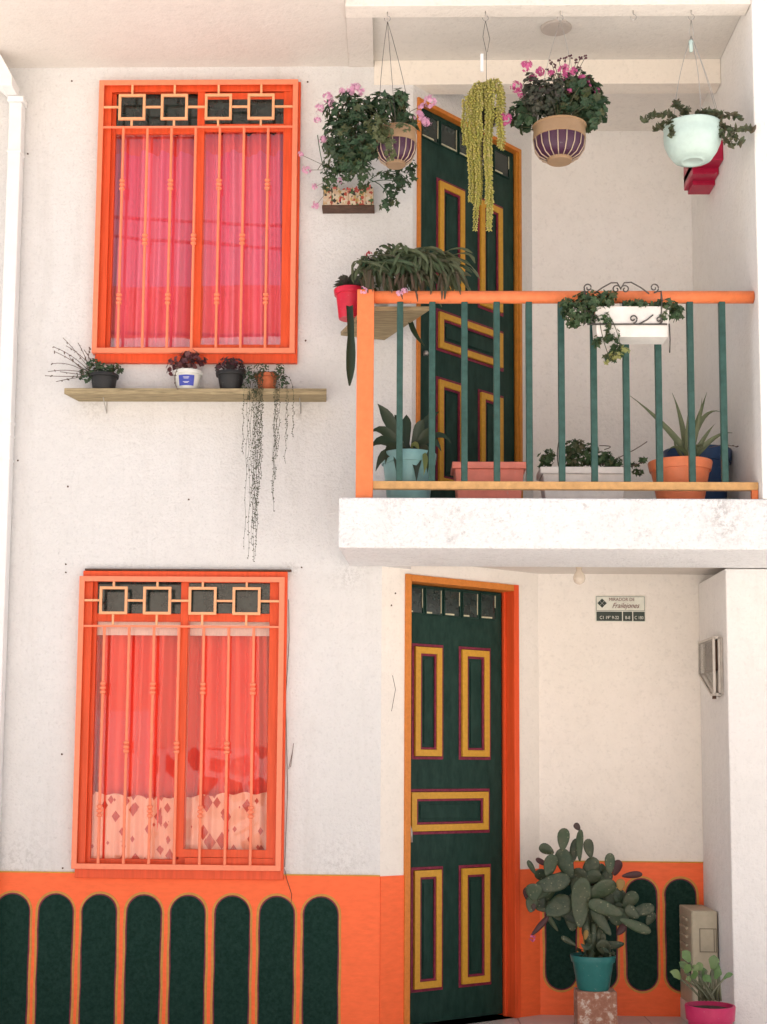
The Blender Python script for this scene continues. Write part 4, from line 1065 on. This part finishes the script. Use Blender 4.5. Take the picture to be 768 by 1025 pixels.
for v in (U(734,446,YO),U(738,447,YO),U(730,445,YO)): obl(mb, v-q, rnd_dir(), .008)
mb.build('flower_stalk', G_DRY, root)
YBL = -.06
root = empty('flower_pot', (U(698,470,YBL).x, YBL, ZF), 'large dark blue pot behind the orange aloe pot', 'pot', GB); s = s_at(YBL)
tub(root, (0,0,0), 27/s, 33/s, U(698,452,YBL).z-ZF, plastic('navy_plastic', (.02,.055,.14), .4))

# ------------------------------------------------------------------ entrance: prickly pear on its block
YC = .22; s = s_at(YC)
a, b_ = U(578,1000,YC-.07), U(618,1000,YC-.07)
zt_ = U(598,993,YC-.07).z
m_b, nt, bb = newmat('worn_clay_block'); v = coords(nt)
n1 = noise_n(nt, v, 26, 6, .75)
nt.links.new(ramp(nt, n1, [(.42,(.30,.13,.08)),(.53,(.36,.18,.12)),(.60,(.55,.44,.36))]), bb.inputs['Base Color']); bb.inputs['Roughness'].default_value = .9; bump(nt, bb, n1, .6, .006)
o = MB().box(-(b_.x-a.x)/2, (b_.x-a.x)/2, -.07, .07, 0, zt_).build('brick_block', m_b, None, bevel=.005, loc=((a.x+b_.x)/2, YC, .0005))
tag(o, 'worn terracotta block on the porch floor carrying the prickly pear pot', 'block')
root = empty('prickly_pear', (U(594,990,YC).x, YC, zt_+.001), 'prickly pear cactus in a teal pot standing on the terracotta block', 'cactus'); q = Vector(root.location)
hp = U(594,956,YC).z-zt_
tub(root, (0,0,0), 15.5/s, 21/s, hp, plastic('teal_plastic', (.02,.15,.14), .4), rim=.006)
m_p, nt, bb = newmat('cactus_pad'); v = coords(nt)
g = N(nt, 'ShaderNodeObjectInfo')
base = ramp(nt, g.outputs['Random'], [(0,(.012,.028,.014)),(.4,(.020,.042,.018)),(.75,(.036,.064,.026)),(1,(.030,.040,.020))])
vo = N(nt, 'ShaderNodeTexVoronoi'); vo.inputs['Scale'].default_value = 48; nt.links.new(v, vo.inputs['Vector'])
dots = ramp(nt, vo.outputs['Distance'], [(.10,(1,1,1)),(.22,(0,0,0))])
nt.links.new(mixc(nt, mul(nt, dots, .5), mixc(nt, ramp(nt, noise_n(nt, v, 22, 5, .7), [(.42,(0,0,0)),(.68,(1,1,1))]), base, (.065,.075,.038)), (.32,.30,.18)), bb.inputs['Base Color']); bb.inputs['Roughness'].default_value = .5
bump(nt, bb, vo.outputs['Distance'], .4, .004)
def pad(mb, cx, cy, L, Wd, ang, Yo, tilt=0, th=.0065):
    """obovate pad; ang degrees clockwise from upright in the picture plane"""
    c = U(520+cx/4.88, 815+cy/4.88, YC+Yo); L = L/4.88/s; Wd = Wd/4.88/s*1.12
    a = rad(ang); up = Vector((math.sin(a), math.sin(rad(tilt))*.6, math.cos(a))).normalized(); rt = Vector((math.cos(a), random.uniform(-.35,.35), -math.sin(a)))
    rt = (rt-up*rt.dot(up)).normalized(); nn = rt.cross(up); n1, n2 = 9, 16; rings = []
    for i in range(1, n1):
        t = -math.cos(math.pi*i/n1); wd = math.sqrt(1-t*t)*(.84+.24*t)
        bend = nn*(.12*L*t*t)
        rings.append([mb.bm.verts.new(c-q+up*L*t+bend+rt*Wd*wd*math.cos(2*math.pi*k/n2)+nn*th*min(1,wd*1.3)*math.sin(2*math.pi*k/n2)) for k in range(n2)])
    b0 = mb.bm.verts.new(c-q-up*L+nn*.12*L); b1 = mb.bm.verts.new(c-q+up*L+nn*.12*L)
    for A, B in zip(rings, rings[1:]):
        for k in range(n2): mb.bm.faces.new((A[k],A[(k+1)%n2],B[(k+1)%n2],B[k]))
    for k in range(n2): mb.bm.faces.new((b0,rings[0][(k+1)%n2],rings[0][k])); mb.bm.faces.new((b1,rings[-1][k],rings[-1][(k+1)%n2]))
PADS = [(215,122,56,31,4,0),(133,172,40,27,-62,.02),(268,180,62,24,12,.06),(294,150,80,20,0,0),(340,166,48,27,-12,.02),(150,252,58,34,12,-.02),(225,240,78,42,-22,.03),(345,265,62,38,32,.05),
        (442,240,50,26,0,0),(405,290,50,30,-20,.08),(300,430,120,50,3,-.06),(400,370,78,44,62,-.03),(420,460,85,36,-72,-.08),(160,340,88,44,72,-.04),(190,452,70,52,60,-.02),
        (90,420,62,42,-30,.04),(72,380,42,42,0,-.06),(400,525,78,28,-35,-.05),(565,545,80,26,112,-.08),(600,470,60,30,75,.02),(640,510,34,24,30,.03),(540,420,50,34,40,.05),(480,500,44,60,10,.04),
        (380,610,46,34,50,0),(415,655,46,34,-30,-.05),(330,585,40,26,-10,.02),(260,500,70,44,0,.08),(120,300,50,30,-70,.05),(60,260,40,14,-30,.02),(240,620,40,14,-60,0),(160,530,50,12,-35,.0),(450,420,60,46,20,.08),(350,480,90,46,-20,.06),(455,640,20,60,0,0),(290,330,70,46,5,.06),(350,680,40,40,20,0),(550,480,40,30,-50,-.03),(110,370,52,44,40,-.03),(60,440,40,30,10,0)]
PADS += [(random.uniform(120,500), random.uniform(290,500), random.uniform(38,62), random.uniform(24,38), random.uniform(-80,80), random.uniform(.04,.14)) for _ in range(28)]
for (cx,cy,L,Wd,ang,Yo) in PADS:
    mb = MB(); pad(mb, cx, cy, L, Wd, ang, Yo, tilt=random.uniform(-25,15)); mb.build('pad', m_p, root, smooth=True)
mb = MB()
b0 = Vector((0,0,hp-.02))
mb.tube([b0, U(582,905,YC)-q], [.028,.020], 10); mb.tube([b0, U(603,915,YC)-q], [.022,.016], 10); mb.tube([b0, U(595,925,YC-.03)-q], [.02,.014], 8)
mb.build('trunk', m_p, root, smooth=True)
BRP = leafmat('young_pad_brown', [(.10,.06,.05)], .5); RDP = leafmat('reddened_pad', [(.11,.03,.035),(.08,.03,.03)], .5); YLP = leafmat('yellow_pad', [(.42,.26,.07)], .5)
for nm, mt, lst in (('young_pad', BRP, ((283,62,21,16,-35,0),(70,455,18,12,0,-.05))),
                    ('red_pad', RDP, ((550,297,50,18,84,0),(475,262,40,26,20,.05),(100,548,62,15,42,-.02),(45,400,44,22,-20,.03),(498,565,34,20,40,0),(110,235,34,14,-60,.03))),
                    ('yellow_pad', YLP, ((495,345,28,22,0,-.07),(325,590,24,12,10,-.08)))):
    for t_ in lst:
        mb = MB(); pad(mb, *t_[:5], t_[5]); mb.build(nm, mt, root, smooth=True)
flower(root, U(520+64/4.88, 815+606/4.88, YC-.04)-q, .018, HOTF, 14)
mb = MB(); 
for v in range(40):
    p0 = Vector((random.uniform(-.09,.09), random.uniform(-.09,.02), hp+random.uniform(-.01,.05))); obl(mb, p0, (rnd_dir()+Vector((0,-.5,.5))).normalized(), random.uniform(.015,.028))
mb.build('low_leaves', G_STR, root)

# ------------------------------------------------------------------ beige metal cabinet by the right wall
BEI = paint('beige_enamel', (.46,.41,.30), .5, .08, 12, .1, chip=(.2,.17,.12), chips=.72)
xa, xb = 1.505, XRW-.008; y0, y1 = .28, .60; z0c, z1c = .10, U(700,912,.28).z
MB_ = MB().box(xa-.0, xb, y0+.0, y1+.01, 0.0005, z0c)
root = empty('metal_cabinet', (xa, y0, 0), 'beige metal cabinet with side vents on a white plinth against the right porch wall', 'cabinet'); q = Vector(root.location)
for v in MB_.bm.verts: v.co -= q
MB_.build('plinth', plastic('white_plinth', (.70,.66,.60), .6), root, bevel=.003)
mb = MB().box(0, xb-xa, 0, y1-y0, z0c+.0005, z1c); mb.build('body', BEI, root, bevel=.006)
W_ = xb-xa
mb = MB(); frame4(mb, W_*.28, W_*.95, z1c-.20, z1c-.085, .003, -.003, -.0005); mb.box(W_*.28+.07, W_*.28+.073, -.003, -.0006, z1c-.197, z1c-.088); mb.build('front_hatch', paint('dark_seam', (.16,.14,.10), .6, .1, 10, 0), root)
MB().box(-.003, -.0005, .005, .03, z0c+.01, z1c-.01).build('edge_strip', BEI, root, bevel=.001)
mb = MB()
for k in range(5): mb.box(-.012, -.001, .10, .26, z1c-.06-k*.042, z1c-.048-k*.042)
mb.build('vent_slats', BEI, root, bevel=.001)
MB().box(-.004, -.0005, .045, .085, z0c+.14, z0c+.26).build('handle_recess', DARKROOM, root)
MB().lathe([(0,0),(.005,0),(.005,.003),(0,.0031)], (0,0,0), 10).build('screw', DARKWOOD, root, loc=(W_*.3, -.002, z0c+.19), rz=0)

# ------------------------------------------------------------------ pink pot in front
YK = -.16; zg = -.147; s = s_at(YK)
root = empty('potted_plant', (U(711,1006,YK).x, YK, zg), 'crimson pink pot of light green leaves on the pavement by the right pillar', 'plant'); q = Vector(root.location)
hp = U(711,1006,YK).z-zg
tub(root, (0,0,0), 17/s, 22.5/s, hp, plastic('crimson_plastic', (.50,.02,.10), .4), rim=.008)
mb = MB(); o_ = (660, 890)
def c5(x, y): return (660+x/7.11, 890+y/7.11)
for (tx, ty, bx, by, w_, yo) in ((75,590,150,640,.020,-.04),(160,445,215,520,.024,0),(225,540,190,600,.020,-.05),(395,470,380,570,.026,0),(280,520,290,600,.018,.02),(440,570,400,640,.018,-.02),(370,670,310,640,.020,-.09),(240,590,250,640,.02,-.06),(320,560,310,640,.018,.03),(530,610,460,640,.012,0),(190,650,220,660,.014,-.06),(420,530,390,600,.020,.03),(140,520,200,590,.018,.03),(265,600,240,560,.02,-.02)):
    r0 = U(711+random.uniform(-9,6), 1001, YK+random.uniform(-.03,.03)); m_ = U(*c5(bx,by),YK+yo*.5); e = U(*c5(tx,ty),YK+yo)
    stalk = bez(r0, (r0+m_)/2+Vector((0,0,.01)), m_, 4); mb.mi = 1; mb.tube([v-q for v in stalk], .005, 5); mb.mi = 0
    strap(mb, [v-q for v in bez(m_, (m_+e)/2+Vector((0,-.01,.02)), e, 8)], wprof(w_, 8, .45), fold=.3)
mb.mi = 1
for k in range(7):
    x = 700+k*3.6; mb.tube([U(x,1002,YK)-q, U(x+random.uniform(-3,3),972,YK+random.uniform(-.03,.03))-q], .006, 6)
mb.build('foliage', [G_VAR, leafmat('pale_stalk', [(.14,.16,.09),(.2,.2,.13)], .5)], root, smooth=True)

# ------------------------------------------------------------------ light bulb
p = U(580, 582, .35); zc = ZSB+.048
root = empty('light_bulb', (p.x, .20, zc), 'bare light bulb in a small holder under the porch ceiling', 'light bulb')
root.location.x = U(580,582,.20).x
MB().lathe([(.022,0),(.022,-.012),(.016,-.018),(.016,-.030),(0,-.0301)], (0,0,0), 20).build('holder', plastic('ivory_holder', (.62,.52,.40), .4), root, smooth=False)
MB().lathe([(.013,-.030),(.015,-.040),(.028,-.062),(.031,-.078),(.026,-.095),(.012,-.106),(0,-.109)], (0,0,0), 24).build('bulb', plastic('opal_glass', (.72,.62,.50), .15), root, smooth=True)

# ------------------------------------------------------------------ address plate
Yp = YB; x0, x1 = U(596,610,Yp).x, U(646,610,Yp).x; z0_, z1_ = U(620,622.5,Yp).z, U(620,596.5,Yp).z
root = empty('address_plate', (x0, Yp, z0_), 'small white and dark green address plate on the porch back wall', 'sign')
W_, H_ = x1-x0, z1_-z0_
PLW = plastic('plate_white', (.72,.72,.62), .35); PLG = plastic('plate_green', (.035,.05,.04), .35); PLR = plastic('plate_ink', (.16,.05,.04), .5)
MB().box(0, W_, -.006, -.0005, 0, H_).build('plate', PLW, root, bevel=.001)
mb = MB(); frame4(mb, .004, W_-.004, H_*.42, H_-.004, .0018, -.0072, -.0062); mb.build('border_line', PLG, root)
mb = MB(); zc1 = H_*.40
for (a, b_) in ((.02,.53),(.55,.735),(.755,.985)): mb.box(W_*a, W_*b_, -.0078, -.0062, .004, zc1-.002)
mb.build('number_fields', PLG, root)
def text(s_, size, x, z, y, mat, parent, align='LEFT', shear=0, sx=1, spacing=1):
    cu = bpy.data.curves.new('t', 'FONT'); cu.body = s_; cu.size = size; cu.align_x = align; cu.extrude = .0004; cu.shear = shear; cu.space_character = spacing
    t = bpy.data.objects.new('t', cu); link(t); bpy.context.view_layer.update()
    dg = bpy.context.evaluated_depsgraph_get(); me = bpy.data.meshes.new_from_object(t.evaluated_get(dg)); bpy.data.objects.remove(t)
    o = bpy.data.objects.new('lettering', me); link(o); me.materials.clear(); me.materials.append(mat)
    me.transform(Matrix.Rotation(math.pi/2, 4, 'X')); o.scale = (sx,1,1); o.parent = parent; o.location = (x, y, z); return o
text('MIRADOR DE', .024, W_*.27, H_*.80, -.0075, PLR, root, sx=.95)
text('Frailejones', .040, W_*.33, H_*.53, -.0075, PLR, root, shear=.45, sx=.82)
text('C1 19° 9-22', .024, W_*.275, .014, -.0085, PLW, root, 'CENTER', sx=.85); text('B-8', .024, W_*.643, .014, -.0085, PLW, root, 'CENTER', sx=.8); text('C 180', .024, W_*.87, .014, -.0085, PLW, root, 'CENTER', sx=.8)
mb = MB(); cx, cz, r = W_*.135, H_*.71, .026
for i in range(2):
    for j in range(2):
        a = cx+(i-j)*r*.5; b_ = cz+(i+j-1)*r*.5; g_ = r*.46
        mb.prism([(a-g_,b_),(a,b_-g_),(a+g_,b_),(a,b_+g_)], 'y', -.0062, -.0078)
mb.build('diamond_emblem', PLG, root)
for ch in root.children: pass

# ------------------------------------------------------------------ electricity meter on the side wall
# side wall x = XRW ; spans Y from front
def UX(px, py, X):
    d = ray(px, py); return CAM+d*((X-CAM.x)/d.x)
yb_ = (700-390)/(XRW-.06) ; 
ya, yc = .10, .44
zt_ = U(715,640,.2).z; zb_ = U(712,696,.2).z
root = empty('meter_box', (XRW, .1, zb_), 'small grey meter box with a glazed cover on the right side wall of the porch', 'meter box'); q = Vector(root.location)
GREYM = paint('grey_metal_case', (.42,.38,.33), .45, .12, 20, .1)
X1 = XRW; d_ = .042
mb = MB(); zm = zb_+(zt_-zb_)*.42
mb.prism([(ya-.02-q.y, zb_-.0-q.z),(ya+.06-q.y, zb_-.01-q.z),(yc-q.y, zm-q.z),(yc-q.y, zt_-q.z),(ya-.02-q.y, zt_-q.z)], 'x', -.012, -.001)
mb.build('back_plate', GREYM, root, bevel=.002)
mb = MB()
def seg(a, b_, w=.006, x=-d_/2-.012): 
    mb.tube([Vector((x, a[0]-q.y, a[1]-q.z)), Vector((x, b_[0]-q.y, b_[1]-q.z))], w, 4, sq=True)
for x in (-.016, -d_): 
    P4 = [(ya,zb_),(ya+.06,zb_),(yc-.01,zm),(yc-.01,zt_),(ya,zt_)]
    for a, b_ in zip(P4, P4[1:]+P4[:1]): seg(a, b_, .008, x)
for (yy, zz_) in P4: mb.tube([Vector((-.012, yy-q.y, zz_-q.z)), Vector((-d_, yy-q.y, zz_-q.z))], .008, 4, sq=True)
mb.build('cover_frame', paint('pale_metal', (.55,.50,.44), .4, .1, 20, .1), root)
mb = MB().box(-.036, -.013, .03, .22, .12, .27); mb.build('meter', DARKWOOD, root, bevel=.004)
MB().tube([Vector((-.03,.06,-.02)), Vector((-.03,.06,-.005))], .010, 10).build('cable_gland', DARKWOOD, root)
mb = MB(); mb.prism([(p_[0]-q.y, p_[1]-q.z) for p_ in P4], 'x', -d_-.004, -d_-.002); mb.build('glazing', glassmat('meter_glazing', (.8,.8,.78), .25, .1), root)

# ------------------------------------------------------------------ across the street (seen in the window glass)
m_o, nt, bb = newmat('crazy_paving'); v = coords(nt, (1,0,1))
vo = N(nt, 'ShaderNodeTexVoronoi', feature='DISTANCE_TO_EDGE'); vo.inputs['Scale'].default_value = 2.6; nt.links.new(v, vo.inputs['Vector'])
vc = N(nt, 'ShaderNodeTexVoronoi'); vc.inputs['Scale'].default_value = 2.6; nt.links.new(v, vc.inputs['Vector'])
sc_ = N(nt, 'ShaderNodeSeparateColor'); nt.links.new(vc.outputs['Color'], sc_.inputs[0])
stone = ramp(nt, sc_.outputs[0], [(.0,(.20,.12,.09)),(.6,(.35,.25,.2)),(1,(.7,.62,.55))])
nt.links.new(mixc(nt, ramp(nt, vo.outputs['Distance'], [(.10,(1,1,1)),(.13,(0,0,0))]), stone, (.8,.76,.70)), bb.inputs['Base Color'])
opp = empty('opposite_house', (0,-13,-.15), 'peach house with a white cornice across the street', 'house')
PE = stucco('peach_stucco', (.80,.64,.52), (.83,.68,.56), .3, 20)
MB().box(-9, 9, -.3, 0, 1.6, 7.1).build('wall', PE, opp)
MB().box(-9, 9, -.3, .02, 0, 1.598).build('stone_base', m_o, opp)
MB().box(-9.2, 9.2, -.3, .35, 7.1, 7.35).build('cornice', PLINE, opp)
MB().prism([(-6,7.351),(6,7.351),(5,8.3),(-5,8.3)], 'y', -3, -.2).build('roof', TERRA, opp)
for x in (-6,-3.2,-.4,2.4,5.2):
    f = MB(); frame4(f, x, x+1.3, 4.4, 5.9, .09, .0, .05); f = f.build('window', PLINE, opp); MB().box(x+.09, x+1.21, .005, .012, 4.49, 5.81).build('pane', DGLASS, f)
MB().box(-4.2, -3.3, .03, .06, .1, 2.1).build('door', PLINE, opp)
MB().box(-1.6, -.4, .03, .06, .1, 2.0).build('shutter', PLINE, opp)
for i, (z, sl_) in enumerate(((7.35,.05),(7.05,.07),(6.1,.01))):
    mb = MB(); mb.tube([(x, -9.0, z+sl_*-x+.004*x*x) for x in range(-14, 15, 2)], .02, 6)
    o = mb.build('power_line', DARKWOOD, None); tag(o, ['upper sloping black cable over the street', 'middle sloping black cable over the street', 'lowest level black cable over the street'][i], 'cable', 'overhead cables above the street')

# ------------------------------------------------------------------ light
w = bpy.data.worlds.new('World'); scene.world = w; w.use_nodes = True; nt = w.node_tree
bg = nt.nodes['Background']; sky = nt.nodes.new('ShaderNodeTexSky'); sky.sky_type = 'NISHITA'; sky.sun_disc = False
EL, AZ = rad(73), rad(15)      # azimuth: direction towards the sun, clockwise from +Y
sky.sun_elevation = EL; sky.sun_rotation = AZ; sky.dust_density = 5.0; sky.air_density = 1.0
hs = nt.nodes.new('ShaderNodeHueSaturation'); hs.inputs['Saturation'].default_value = .55; nt.links.new(sky.outputs[0], hs.inputs['Color']); nt.links.new(hs.outputs[0], bg.inputs[0]); bg.inputs[1].default_value = .15
ld = bpy.data.lights.new('sun', 'SUN'); ld.energy = 5.0; ld.angle = rad(1.5); ld.color = (1,.987,.968)
lo = link(bpy.data.objects.new('sun', ld))
dirv = Vector((math.sin(AZ)*math.cos(EL), math.cos(AZ)*math.cos(EL), math.sin(EL)))
lo.rotation_euler = dirv.to_track_quat('Z', 'Y').to_euler(); lo.location = (0,-5,12)
scene.view_settings.view_transform = 'Standard'; scene.view_settings.look = 'None'
scene.view_settings.exposure = .80; scene.view_settings.gamma = 1
scene.render.engine = 'CYCLES'; scene.cycles.max_bounces = 8; scene.cycles.transparent_max_bounces = 12
